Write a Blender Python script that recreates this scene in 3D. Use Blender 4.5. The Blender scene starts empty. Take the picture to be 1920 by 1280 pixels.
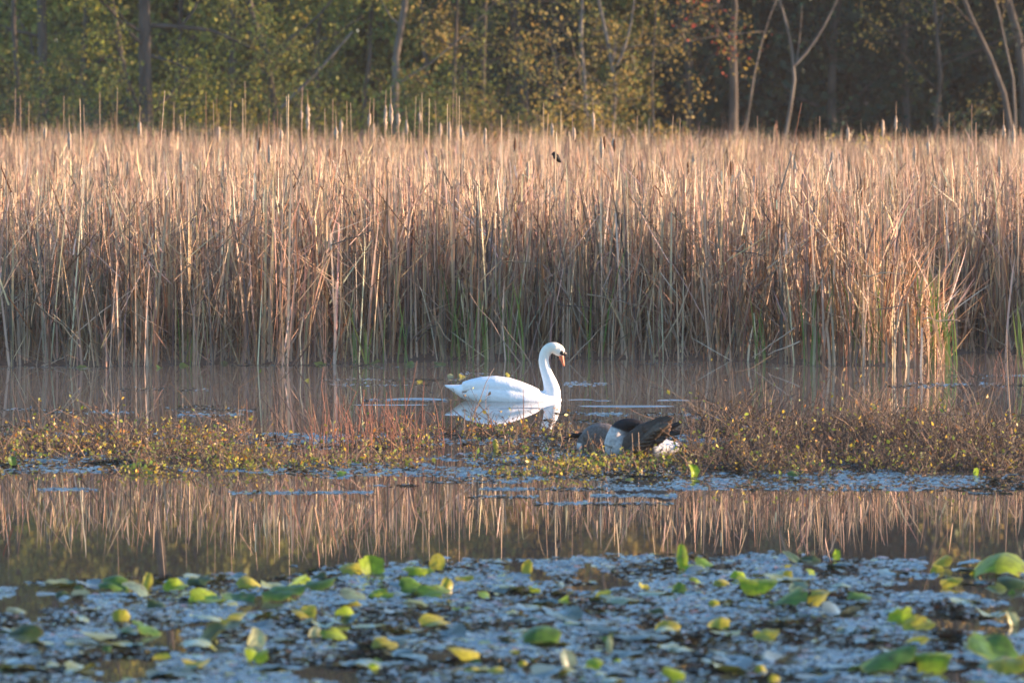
import bpy, bmesh, math, random
import numpy as np
from mathutils import Vector, Matrix
from math import sin, cos, pi, radians as R

random.seed(7)
rng = np.random.default_rng(11)
scene = bpy.context.scene
C = scene.collection

# ------------------------------------------------------------------ camera, sky, sun, exposure
FPX, HCAM, YH = 9600.0, 3.2, 150.0
PITCH = math.atan((640 - YH) / FPX)
cam = bpy.data.cameras.new('camera')
cam.sensor_width = 36.0
cam.lens = 36.0 * FPX / 1920.0
cam.clip_start, cam.clip_end = 0.5, 5000
cam.dof.use_dof = True
cam.dof.focus_distance = 51.0
cam.dof.aperture_fstop = 3.2
camo = bpy.data.objects.new('camera', cam)
C.objects.link(camo)
camo.location = (0, 0, HCAM)
camo.rotation_euler = (R(90) - PITCH, 0, 0)
scene.camera = camo

SUN_AZ, SUN_EL = R(83.5), R(10.5)       # azimuth clockwise from the view direction
world = bpy.data.worlds.new('World')
scene.world = world
world.use_nodes = True
wn = world.node_tree.nodes
sky = wn.new('ShaderNodeTexSky')
sky.sky_type = 'NISHITA'
sky.sun_disc = False
sky.sun_elevation = SUN_EL
sky.sun_rotation = SUN_AZ
sky.air_density = 1.0
sky.dust_density = 0.1
sky.ozone_density = 3.3
world.node_tree.links.new(sky.outputs[0], wn['Background'].inputs[0])
wn['Background'].inputs[1].default_value = 0.15

sun = bpy.data.lights.new('sun', 'SUN')
sun.energy = 5.0
sun.angle = R(0.5)
sun.color = (1.0, 0.66, 0.42)
suno = bpy.data.objects.new('sun', sun)
C.objects.link(suno)
to_sun = Vector((sin(SUN_AZ) * cos(SUN_EL), cos(SUN_AZ) * cos(SUN_EL), sin(SUN_EL)))
suno.rotation_euler = to_sun.to_track_quat('Z', 'Y').to_euler()
suno.location = (60, 60, 40)

scene.view_settings.view_transform = 'Standard'
scene.view_settings.look = 'None'
scene.view_settings.exposure = 1.75
scene.view_settings.gamma = 1.0
scene.view_settings.use_curve_mapping = False
scene.cycles.max_bounces = 6
scene.cycles.diffuse_bounces = 3
scene.cycles.glossy_bounces = 3
scene.cycles.transmission_bounces = 3
scene.cycles.volume_bounces = 0
scene.cycles.transparent_max_bounces = 6

# ------------------------------------------------------------------ helpers
FWD = np.array([0, cos(PITCH), -sin(PITCH)])
UPV = np.array([0, sin(PITCH), cos(PITCH)])
def ray(px, py):
    return FWD + np.array([1.0, 0, 0]) * (px - 960) / FPX + UPV * (640 - py) / FPX
def on_ground(px, py, z=0.0):
    d = ray(px, py)
    k = (z - HCAM) / d[2]
    return np.array([0, 0, HCAM]) + d * k
def at_depth(px, py, Y):
    d = ray(px, py)
    return np.array([0, 0, HCAM]) + d * (Y / d[1])

def new_mesh(name, V, F, col=None, smooth=False):
    """V (n,3); F (m,k) array with fixed k, or list of index lists."""
    me = bpy.data.meshes.new(name)
    V = np.asarray(V, dtype=np.float32)
    if isinstance(F, np.ndarray):
        k = F.shape[1]; m = F.shape[0]
        me.vertices.add(len(V)); me.vertices.foreach_set('co', V.ravel())
        me.loops.add(m * k); me.loops.foreach_set('vertex_index', F.astype(np.int32).ravel())
        me.polygons.add(m)
        me.polygons.foreach_set('loop_start', np.arange(0, m * k, k, dtype=np.int32))
        me.update(calc_edges=True)
    else:
        me.from_pydata([tuple(v) for v in V], [], F)
        me.update()
    if col is not None:
        a = me.color_attributes.new('Col', 'FLOAT_COLOR', 'POINT')
        c4 = np.ones((len(V), 4), dtype=np.float32)
        c4[:, :3] = col
        a.data.foreach_set('color', c4.ravel())
    if smooth:
        me.polygons.foreach_set('use_smooth', np.ones(len(me.polygons), dtype=bool))
    return me

def link(name, me, mat=None, parent=None, loc=None, rot=None, **props):
    o = bpy.data.objects.new(name, me)
    C.objects.link(o)
    if mat is not None and me is not None and not me.materials:
        me.materials.append(mat)
    if parent is not None:
        o.parent = parent
    if loc is not None:
        o.location = loc
    if rot is not None:
        o.rotation_euler = rot
    for k, v in props.items():
        o[k] = v
    return o

def pick(pal, w, n, jit=0.12):
    pal = np.array(pal)
    i = rng.choice(len(pal), n, p=np.array(w) / np.sum(w))
    c = pal[i] * (1 + rng.normal(0, jit, (n, 1)))
    return np.clip(c * (1 + rng.normal(0, jit * .25, (n, 3))), 0.004, 0.95)

def vnoise(x, y, seed=0):
    """smooth value noise 0..1 (vectorised)"""
    r = np.random.default_rng(seed).random((64, 64))
    xi = np.floor(x).astype(int); yi = np.floor(y).astype(int)
    fx = x - xi; fy = y - yi
    fx = fx * fx * (3 - 2 * fx); fy = fy * fy * (3 - 2 * fy)
    g = lambda a, b: r[a % 64, b % 64]
    return (g(xi, yi) * (1 - fx) * (1 - fy) + g(xi + 1, yi) * fx * (1 - fy)
            + g(xi, yi + 1) * (1 - fx) * fy + g(xi + 1, yi + 1) * fx * fy)

def blades_geo(base, h, az, lean, curve, width, yaw, fold=None, foldaz=None, folddip=None):
    """strip blades; returns V, F"""
    n = len(h)
    t = np.array([0, .42, .78, 1.0])
    wf = np.array([1.0, .92, .7, .12])
    d = np.stack([np.cos(az), np.sin(az)], 1)
    P = np.zeros((n, 4, 3))
    for k in range(4):
        hor = h * (t[k] * np.sin(lean) + curve * t[k] ** 2)
        P[:, k, 0] = base[:, 0] + d[:, 0] * hor
        P[:, k, 1] = base[:, 1] + d[:, 1] * hor
        P[:, k, 2] = base[:, 2] + h * t[k] * np.cos(lean) * (1 - .3 * np.abs(curve) * t[k])
    if fold is not None and fold.any():
        f = fold
        L = h[f] * .38
        fd = np.stack([np.cos(foldaz[f]) * np.cos(folddip[f]), np.sin(foldaz[f]) * np.cos(folddip[f]), -np.sin(folddip[f])], 1)
        P[f, 3] = P[f, 2] + fd * L[:, None]
    s = np.stack([np.cos(yaw), np.sin(yaw), np.zeros(n)], 1)
    V = np.zeros((n, 4, 2, 3))
    for k in range(4):
        V[:, k, 0] = P[:, k] - s * (width * wf[k] * .5)[:, None]
        V[:, k, 1] = P[:, k] + s * (width * wf[k] * .5)[:, None]
    b = np.arange(n)[:, None, None] * 8
    q = np.array([[0, 1, 3, 2], [2, 3, 5, 4], [4, 5, 7, 6]])[None]
    return V.reshape(-1, 3), (b + q).reshape(-1, 4)

def tubes_geo(P, r, sides=3):
    """P (n,k,3), r (n,k)"""
    n, k, _ = P.shape
    d = P[:, -1] - P[:, 0]
    d /= np.linalg.norm(d, axis=1, keepdims=True) + 1e-9
    ref = np.where(np.abs(d[:, 2:3]) > .8, np.array([[1.0, 0, 0]]), np.array([[0, 0, 1.0]]))
    e1 = np.cross(d, ref); e1 /= np.linalg.norm(e1, axis=1, keepdims=True) + 1e-9
    e2 = np.cross(d, e1)
    V = np.zeros((n, k, sides, 3))
    for s in range(sides):
        a = 2 * pi * s / sides
        V[:, :, s] = P + (e1 * cos(a) + e2 * sin(a))[:, None, :] * r[:, :, None]
    F = []
    for j in range(k - 1):
        for s in range(sides):
            s2 = (s + 1) % sides
            F.append([j * sides + s, j * sides + s2, (j + 1) * sides + s2, (j + 1) * sides + s])
    F = np.array(F)[None] + (np.arange(n) * k * sides)[:, None, None]
    return V.reshape(-1, 3), F.reshape(-1, 4)

def leaves_geo(c, length, width, dirv, nrm):
    """rhombic folded leaves: c base point, dirv unit (n,3), nrm approx normal"""
    side = np.cross(dirv, nrm); side /= np.linalg.norm(side, axis=1, keepdims=True) + 1e-9
    up = np.cross(side, dirv)
    n = len(c)
    V = np.zeros((n, 4, 3))
    V[:, 0] = c
    V[:, 1] = c + dirv * (length * .45)[:, None] + side * (width * .5)[:, None] + up * (width * .12)[:, None]
    V[:, 2] = c + dirv * length[:, None]
    V[:, 3] = c + dirv * (length * .45)[:, None] - side * (width * .5)[:, None] + up * (width * .12)[:, None]
    F = np.arange(n * 4).reshape(n, 4)
    F = np.concatenate([F[:, [0, 1, 2]], F[:, [0, 2, 3]]])
    return V.reshape(-1, 3), F

def rand_dirs(n, up=0.0):
    v = rng.normal(0, 1, (n, 3)); v[:, 2] += up
    return v / np.linalg.norm(v, axis=1, keepdims=True)

# ------------------------------------------------------------------ materials
def mat_base(name):
    m = bpy.data.materials.new(name); m.use_nodes = True
    nt = m.node_tree
    return m, nt, nt.nodes['Principled BSDF'], nt.nodes['Material Output']

def mat_col(name, rough=.6, trans=0.0, noise=0.0, nscale=20, spec=.5, bump=0.0, bscale=60, tint=(1.0, 1.0, 1.0)):
    """vertex colour driven material with optional translucency, noise variation and bump"""
    m, nt, p, out = mat_base(name)
    at = nt.nodes.new('ShaderNodeAttribute'); at.attribute_name = 'Col'
    src = at.outputs['Color']
    if noise > 0:
        tc = nt.nodes.new('ShaderNodeTexCoord')
        nz = nt.nodes.new('ShaderNodeTexNoise'); nz.inputs['Scale'].default_value = nscale; nz.inputs['Detail'].default_value = 4
        nt.links.new(tc.outputs['Object'], nz.inputs['Vector'])
        mr = nt.nodes.new('ShaderNodeMapRange'); mr.inputs[3].default_value = 1 - noise; mr.inputs[4].default_value = 1 + noise
        mr.inputs[1].default_value = .3; mr.inputs[2].default_value = .7
        nt.links.new(nz.outputs['Fac'], mr.inputs[0])
        mx = nt.nodes.new('ShaderNodeVectorMath'); mx.operation = 'SCALE'
        nt.links.new(src, mx.inputs[0]); nt.links.new(mr.outputs[0], mx.inputs['Scale'])
        src = mx.outputs[0]
    nt.links.new(src, p.inputs['Base Color'])
    p.inputs['Roughness'].default_value = rough
    p.inputs['Specular IOR Level'].default_value = spec
    if bump > 0:
        tc2 = nt.nodes.new('ShaderNodeTexCoord')
        nb = nt.nodes.new('ShaderNodeTexNoise'); nb.inputs['Scale'].default_value = bscale; nb.inputs['Detail'].default_value = 3
        nt.links.new(tc2.outputs['Object'], nb.inputs['Vector'])
        bp = nt.nodes.new('ShaderNodeBump'); bp.inputs['Strength'].default_value = bump; bp.inputs['Distance'].default_value = .01
        nt.links.new(nb.outputs['Fac'], bp.inputs['Height'])
        nt.links.new(bp.outputs[0], p.inputs['Normal'])
    if trans > 0:
        tr = nt.nodes.new('ShaderNodeBsdfTranslucent')
        tm = nt.nodes.new('ShaderNodeVectorMath'); tm.operation = 'MULTIPLY'
        tm.inputs[1].default_value = tint
        nt.links.new(src, tm.inputs[0]); nt.links.new(tm.outputs[0], tr.inputs['Color'])
        ms = nt.nodes.new('ShaderNodeMixShader'); ms.inputs[0].default_value = trans
        nt.links.new(p.outputs[0], ms.inputs[1]); nt.links.new(tr.outputs[0], ms.inputs[2])
        nt.links.new(ms.outputs[0], out.inputs['Surface'])
    return m

def mat_plain(name, col, rough=.6, col2=None, nscale=8, bump=0.0, bscale=40, spec=.5, stretch=None):
    m, nt, p, out = mat_base(name)
    p.inputs['Roughness'].default_value = rough
    p.inputs['Specular IOR Level'].default_value = spec
    tc = nt.nodes.new('ShaderNodeTexCoord')
    mp = nt.nodes.new('ShaderNodeMapping')
    nt.links.new(tc.outputs['Object'], mp.inputs['Vector'])
    if stretch:
        mp.inputs['Scale'].default_value = stretch
    nz = nt.nodes.new('ShaderNodeTexNoise'); nz.inputs['Scale'].default_value = nscale; nz.inputs['Detail'].default_value = 5
    nt.links.new(mp.outputs[0], nz.inputs['Vector'])
    rp = nt.nodes.new('ShaderNodeValToRGB')
    c2 = col2 or tuple(c * .7 for c in col)
    rp.color_ramp.elements[0].position = .35; rp.color_ramp.elements[0].color = (*c2, 1)
    rp.color_ramp.elements[1].position = .65; rp.color_ramp.elements[1].color = (*col, 1)
    nt.links.new(nz.outputs['Fac'], rp.inputs[0]); nt.links.new(rp.outputs[0], p.inputs['Base Color'])
    if bump > 0:
        nb = nt.nodes.new('ShaderNodeTexNoise'); nb.inputs['Scale'].default_value = bscale; nb.inputs['Detail'].default_value = 4
        nt.links.new(mp.outputs[0], nb.inputs['Vector'])
        bp = nt.nodes.new('ShaderNodeBump'); bp.inputs['Strength'].default_value = bump; bp.inputs['Distance'].default_value = .02
        nt.links.new(nb.outputs['Fac'], bp.inputs['Height']); nt.links.new(bp.outputs[0], p.inputs['Normal'])
    return m

M_reed = mat_col('dry_reed', rough=.55, trans=.22, spec=.35, tint=(1.0, .85, .65))
M_green = mat_col('green_blade', rough=.45, trans=.4, spec=.4)
M_leaf = mat_col('tree_leaf', rough=.55, trans=.42, spec=.3)
M_pad = mat_col('lily_leaf', rough=.34, trans=.4, noise=.38, nscale=17, spec=.5, bump=.25, bscale=30)
def spot_pads():
    # brown rot spots and pale veins on the big leaves
    nt = M_pad.node_tree; p = nt.nodes['Principled BSDF']
    src = p.inputs['Base Color'].links[0].from_socket
    tc = nt.nodes.new('ShaderNodeTexCoord')
    nz = nt.nodes.new('ShaderNodeTexNoise'); nz.inputs['Scale'].default_value = 11; nz.inputs['Detail'].default_value = 5; nz.inputs['Roughness'].default_value = .7
    nt.links.new(tc.outputs['Object'], nz.inputs['Vector'])
    rp = nt.nodes.new('ShaderNodeValToRGB'); rp.color_ramp.elements[0].position = .60; rp.color_ramp.elements[1].position = .66
    rp.color_ramp.elements[0].color = (0, 0, 0, 1); rp.color_ramp.elements[1].color = (.85, .85, .85, 1)
    nt.links.new(nz.outputs['Fac'], rp.inputs[0])
    mx = nt.nodes.new('ShaderNodeMix'); mx.data_type = 'RGBA'
    nt.links.new(rp.outputs[0], mx.inputs[0]); nt.links.new(src, mx.inputs[6]); mx.inputs[7].default_value = (.13, .085, .03, 1)
    for l in list(src.links):
        if l.to_node != mx:
            to = l.to_socket; nt.links.remove(l); nt.links.new(mx.outputs[2], to)
spot_pads()
M_mat = mat_col('floating_leaf', rough=.12, trans=.1, spec=1.0)
M_mat.node_tree.nodes['Principled BSDF'].inputs['IOR'].default_value = 1.75
M_twig = mat_col('dead_twig', rough=.6, spec=.3)
M_marshleaf = mat_col('marsh_leaf', rough=.42, trans=.4, spec=.45)
M_feather = mat_col('feather', rough=.75, noise=.05, nscale=30, spec=.2, bump=.5, bscale=55)
M_goosef = mat_col('goose_feather', rough=.7, noise=.28, nscale=42, spec=.25, bump=.4, bscale=60)
M_bark = mat_plain('bark', (.11, .093, .078), .85, (.05, .043, .036), 6, .8, 18, .2, (1, 1, .25))
M_palebark = mat_plain('pale_bark', (.19, .165, .135), .8, (.10, .085, .07), 7, .6, 18, .2, (1, 1, .25))
M_mud = mat_plain('mud', (.055, .042, .03), .7, (.025, .02, .015), 5, .8, 12)
M_floor = mat_plain('forest_floor', (.075, .055, .035), .9, (.03, .027, .018), 2.5, .8, 6)
M_stalk = mat_plain('reed_stalk', (.47, .33, .2), .6, (.33, .21, .12), 9, 0, 10, .3, (1, 1, .2))
M_fluff = mat_plain('cattail_fluff', (.54, .43, .33), .95, (.36, .27, .19), 40, 1.0, 90, .1)
M_brownhead = mat_plain('cattail_brown', (.17, .085, .045), .9, (.10, .05, .03), 40, .6, 120, .1)
M_padstem = mat_plain('pad_stem', (.16, .2, .05), .5, (.1, .12, .03))
M_bill = mat_plain('swan_bill', (.60, .17, .075), .45, (.52, .14, .085), 20)
M_black = mat_plain('black_skin', (.012, .012, .014), .4, (.008, .008, .009), 20)
M_eye = mat_plain('eye', (.01, .008, .006), .08, (.012, .008, .006), 20)

def make_water():
    m, nt, p, out = mat_base('water')
    p.inputs['Base Color'].default_value = (.06, .056, .048, 1)
    p.inputs['Roughness'].default_value = .014
    p.inputs['IOR'].default_value = 1.33
    p.inputs['Specular IOR Level'].default_value = .5
    tc = nt.nodes.new('ShaderNodeTexCoord')
    # long lazy swell, plus fine ruffles that only show in wind-touched patches
    n1 = nt.nodes.new('ShaderNodeTexNoise'); n1.inputs['Scale'].default_value = 2.2; n1.inputs['Detail'].default_value = 2
    n2 = nt.nodes.new('ShaderNodeTexNoise'); n2.inputs['Scale'].default_value = 9.0; n2.inputs['Detail'].default_value = 2
    n3 = nt.nodes.new('ShaderNodeTexNoise'); n3.inputs['Scale'].default_value = .22; n3.inputs['Detail'].default_value = 2
    for nn in (n1, n2, n3):
        nt.links.new(tc.outputs['Object'], nn.inputs['Vector'])
    mr = nt.nodes.new('ShaderNodeMapRange'); mr.inputs[1].default_value = .45; mr.inputs[2].default_value = .62
    mr.inputs[3].default_value = .12; mr.inputs[4].default_value = 1.0
    nt.links.new(n3.outputs['Fac'], mr.inputs[0])
    mu = nt.nodes.new('ShaderNodeMath'); mu.operation = 'MULTIPLY'
    nt.links.new(n2.outputs['Fac'], mu.inputs[0]); nt.links.new(mr.outputs[0], mu.inputs[1])
    ms = nt.nodes.new('ShaderNodeMath'); ms.operation = 'MULTIPLY_ADD'; ms.inputs[1].default_value = .25
    nt.links.new(mu.outputs[0], ms.inputs[0]); nt.links.new(n1.outputs['Fac'], ms.inputs[2])
    bp = nt.nodes.new('ShaderNodeBump'); bp.inputs['Strength'].default_value = 1.0; bp.inputs['Distance'].default_value = .00008
    nt.links.new(ms.outputs[0], bp.inputs['Height'])
    nt.links.new(bp.outputs[0], p.inputs['Normal'])
    return m
M_water = make_water()

# ------------------------------------------------------------------ setting: ground, water, mud
def make_ground():
    ys = np.concatenate([np.linspace(-1500, -60, 8), np.linspace(-40, 8, 9), [12, 16, 30, 50, 70, 90, 108],
                         np.linspace(111, 190, 28), np.linspace(220, 1600, 12)])
    xs = np.concatenate([np.linspace(-1500, -120, 8), np.linspace(-90, 90, 37), np.linspace(120, 1500, 8)])
    X, Y = np.meshgrid(xs, ys)
    Z = np.full_like(X, -.55)
    far = np.clip((Y - 111) / 4, 0, 1); near = np.clip((8 - Y) / 8, 0, 1)
    Z += far * .8 + near * 1.6
    Z += np.clip((Y - 128) / 60, 0, 3) * .8
    Z += (vnoise(X * .2 + 9, Y * .2 + 30, 3) - .5) * .5 * far
    n, k = X.shape
    V = np.stack([X, Y, Z], 2).reshape(-1, 3)
    i = np.arange(n * k).reshape(n, k)
    F = np.stack([i[:-1, :-1], i[:-1, 1:], i[1:, 1:], i[1:, :-1]], 2).reshape(-1, 4)
    link('ground', new_mesh('ground', V, F, smooth=True), M_floor, kind='structure')
make_ground()
link('water', new_mesh('water', [(-200, 6, 0), (200, 6, 0), (200, 114, 0), (-200, 114, 0)], np.array([[0, 1, 2, 3]])), M_water, kind='structure')

# front edge of the reed bed, from the picture's shoreline turned into metres
EX = (np.array([-2400, -300, 0, 200, 420, 540, 640, 760, 900, 1050, 1280, 1400, 1520, 1640, 1740, 1785, 1798, 1900, 1960, 2050, 2600, 4400]) - 960) / 167.0
EY = np.array([57.6, 57.6, 57.3, 57.1, 57.6, 57.2, 57.8, 58.5, 58.3, 58.9, 58.6, 58.2, 57.5, 57.2, 57.3, 57.7, 60.0, 60.3, 60.2, 60.2, 60.4, 60.4])
def edge(x):
    return np.interp(x, EX, EY) + (vnoise(x * 1.7 + 40, x * 0 + 3.3, 5) - .5) * .5

def make_marshbed():
    xs = np.linspace(-16, 26, 85)
    e = edge(xs)
    rows = []
    for k, (dy, z) in enumerate([(.05, -.03), (.35, .03), (1.2, .05), (8, .05), (30, .05), (57, .08)]):
        rows.append(np.stack([xs * (1 + dy * .014), e * (1 if dy < 9 else 0) + (59 if dy >= 9 else 0) + dy, z + (vnoise(xs * 3, xs * 0 + k, 8) - .5) * .05], 1))
    V = np.concatenate(rows); k = len(xs)
    i = np.arange(len(V)).reshape(-1, k)
    F = np.stack([i[:-1, :-1], i[:-1, 1:], i[1:, 1:], i[1:, :-1]], 2).reshape(-1, 4)
    link('marsh_bed', new_mesh('marsh_bed', V, F, smooth=True), M_mud, kind='structure')
make_marshbed()

# ------------------------------------------------------------------ reed bed (uncountable mass of dry cattail blades)
STRAW = [(.51, .36, .23), (.36, .255, .17), (.47, .32, .22), (.14, .112, .09), (.28, .14, .075), (.72, .56, .38)]
STRAW_W = [.22, .18, .17, .17, .10, .16]

def top_height(x, y):
    h = 2.10 + (vnoise(x * .45 + 5, y * .22 + 7, 21) - .5) * .34 + (vnoise(x * 1.7, y * .6, 22) - .5) * .22
    s = y - edge(x)
    tip = (s < 2.2) & (x > 4.15) & (x < 5.05)
    h = np.where(tip, np.minimum(h, 2.0 - (x - 4.15) * 1.75), h)
    return h

def reed_batch(x, y, kind):
    n = len(x)
    H = top_height(x, y)
    if kind == 'upright':
        h = H * (1.06 - .5 * rng.random(n) ** 1.7)
        tall = rng.random(n) < .035
        h = np.where(tall, H * rng.uniform(1.05, 1.22, n), h)
        h = np.where(y - edge(x) < .22, h * rng.uniform(.35, .72, n), h)
        lean = np.abs(rng.normal(0, R(6), n)) * (1 + 1.6 * (rng.random(n) < .12)); curve = rng.normal(0, .06, n)
        base = np.stack([x, y, np.full(n, -.03)], 1)
        fold = rng.random(n) < .24
        w = rng.uniform(.009, .019, n)
        w = np.where(tall, .009, w)
        w = np.where(y - edge(x) < 1.3, w * 1.65, w)
    elif kind == 'broken':
        h = H * rng.uniform(.3, .75, n)
        lean = np.abs(rng.normal(0, R(14), n)); curve = rng.normal(0, .15, n)
        base = np.stack([x, y, np.full(n, -.03)], 1)
        fold = rng.random(n) < .6
        w = rng.uniform(.009, .021, n)
    elif kind == 'flag':
        h = rng.uniform(.12, .5, n)
        lean = np.abs(rng.normal(0, R(17), n)) * np.where(rng.random(n) < .3, 2.2, 1); curve = rng.normal(0, .15, n)
        base = np.stack([x, y, H * rng.uniform(.35, .93, n)], 1)
        fold = rng.random(n) < .4
        w = rng.uniform(.009, .022, n)
    else:
        h = rng.uniform(.35, 1.25, n)
        lean = rng.uniform(R(25), R(88), n); curve = rng.normal(0, .08, n)
        z = rng.uniform(-.02, 1.0, n) ** 1.6 * 1.35
        base = np.stack([x, y, np.minimum(z, H * .62)], 1)
        fold = np.zeros(n, bool)
        w = rng.uniform(.009, .022, n)
    V, F = blades_geo(base, h, rng.uniform(0, 2 * pi, n), lean, curve, w, rng.uniform(0, pi, n), fold,
                      rng.uniform(0, 2 * pi, n), rng.uniform(R(-25), R(65), n))
    c = pick(STRAW, STRAW_W, n, .30)
    return V, F, np.repeat(c, 8, axis=0)

def scatter(x0, x1, s0, s1, dens, clump=.5, seed=1):
    """points in a band s0..s1 metres behind the shoreline"""
    n = int((x1 - x0) * (s1 - s0) * dens)
    x = rng.uniform(x0, x1, n); s = rng.uniform(s0, s1, n)
    y = edge(x) * (s < 6) + 59.0 * (s >= 6) + s
    keep = rng.random(n) < (1 - clump) + clump * np.clip((vnoise(x * 2.6, y * 2.6, seed) - .25) * 2, 0, 1)
    keep &= (np.abs(x) < .1 * y + 1.2) | (x > 0)
    return x[keep], y[keep]

def make_reeds():
    Vs, Fs, Cs, off = [], [], [], 0
    jobs = [((-7.4, 21, 0, 1.2, 150), 'upright', .75), ((-7.4, 21, 1.2, 4, 125), 'upright', .4),
            ((-8.5, 21, 4, 14, 85), 'upright', .3), ((-13, 21, 14, 55, 56), 'upright', .3),
            ((-7.4, 8, .0, 2.2, 120), 'broken', .6), ((-8, 10, 2.2, 9, 34), 'broken', .4), ((-12, 14, 9, 40, 8), 'broken', .4),
            ((-7.4, 8, .1, 4, 90), 'flag', .7), ((-8, 10, 4, 16, 55), 'flag', .5), ((-12, 15, 16, 50, 22), 'flag', .5),
            ((-7.4, 8, .0, 2.6, 150), 'litter', .5), ((-8, 9, 2.6, 8, 40), 'litter', .3)]
    for j, (a, kd, cl) in enumerate(jobs):
        x, y = scatter(*a, clump=cl, seed=30 + j)
        V, F, c = reed_batch(x, y, kd)
        Vs.append(V); Fs.append(F + off); Cs.append(c); off += len(V)
    o = link('reed_bed', new_mesh('reed_bed', np.concatenate(Vs), np.concatenate(Fs), np.concatenate(Cs)), M_reed)
    o['kind'] = 'stuff'; o['label'] = 'dense bed of dry straw-coloured cattail reeds behind the open water'; o['category'] = 'reeds'
    # a second stand across the water to the right, beyond the picture's edge; it shades the swan
    n = 5200
    x = rng.uniform(9.5, 15.5, n); y = 52.0 + rng.uniform(-1.9, 2.0, n) + (x - 9) * .1
    V, F, c = reed_batch(x, y, 'upright')
    o = link('reed_stand', new_mesh('reed_stand', V, F, c), M_reed)
    o['kind'] = 'stuff'; o['label'] = 'separate stand of dry reeds growing out in the water'; o['category'] = 'reeds'
make_reeds()

# ------------------------------------------------------------------ trees, shrubs, woodland
def resample(pts, k):
    pts = np.array(pts, float)
    d = np.concatenate([[0], np.cumsum(np.linalg.norm(np.diff(pts, axis=0), axis=1))])
    t = np.linspace(0, d[-1], k)
    return np.stack([np.interp(t, d, pts[:, i]) for i in range(3)], 1)

def branch(p, d, L, wob, k=5, lift=.0):
    P = [np.array(p, float)]; d = np.array(d, float)
    for i in range(k - 1):
        d = d + rng.normal(0, wob, 3) + np.array([0, 0, lift]); d /= np.linalg.norm(d)
        P.append(P[-1] + d * L / (k - 1))
    return np.array(P)

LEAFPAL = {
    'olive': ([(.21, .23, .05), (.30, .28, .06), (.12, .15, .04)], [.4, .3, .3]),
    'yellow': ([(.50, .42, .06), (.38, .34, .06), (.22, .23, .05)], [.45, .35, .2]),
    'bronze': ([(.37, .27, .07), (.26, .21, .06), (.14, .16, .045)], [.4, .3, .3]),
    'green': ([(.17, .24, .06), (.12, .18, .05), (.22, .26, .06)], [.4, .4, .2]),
    'dark': ([(.026, .066, .040), (.020, .048, .030), (.042, .075, .038)], [.4, .4, .2]),  # very low greens: the shade of the wood is put into the leaf colour
    'red': ([(.42, .07, .035), (.30, .06, .03), (.22, .12, .05)], [.5, .3, .2]),
}

def tips_to_leaves(tips, per, spread, size, pal):
    tips = np.array(tips)
    n = len(tips) * per
    c = np.repeat(tips, per, axis=0) + rng.normal(0, spread, (n, 3))
    hi = np.clip((c[:, 2] - 4) / 6, 0, 1)
    sz = size * (1 + 1.4 * hi) * rng.uniform(.6, 1.35, n)
    d = rand_dirs(n, -.5)
    V, F = leaves_geo(c, sz, sz * rng.uniform(.5, .8, n), d, rand_dirs(n, .6))
    # each twig end keeps one tone, so the crown has lighter and darker clumps
    cc = np.repeat(pick(*LEAFPAL[pal], len(tips), .2), per, axis=0) * (1 + rng.normal(0, .08, (n, 1)))
    return V, F, np.repeat(np.clip(cc, .01, .9), 4, axis=0)

def tubes_mesh(name, polys, sides=5):
    Vs, Fs, off = [], [], 0
    for k in set(len(p) for p, r0, r1 in polys):
        sel = [q for q in polys if len(q[0]) == k]
        P = np.stack([q[0] for q in sel])
        r = np.stack([np.linspace(q[1], q[2], k) for q in sel])
        V, F = tubes_geo(P, r, sides)
        Vs.append(V); Fs.append(F + off); off += len(V)
    return new_mesh(name, np.concatenate(Vs), np.concatenate(Fs), smooth=True)

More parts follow.
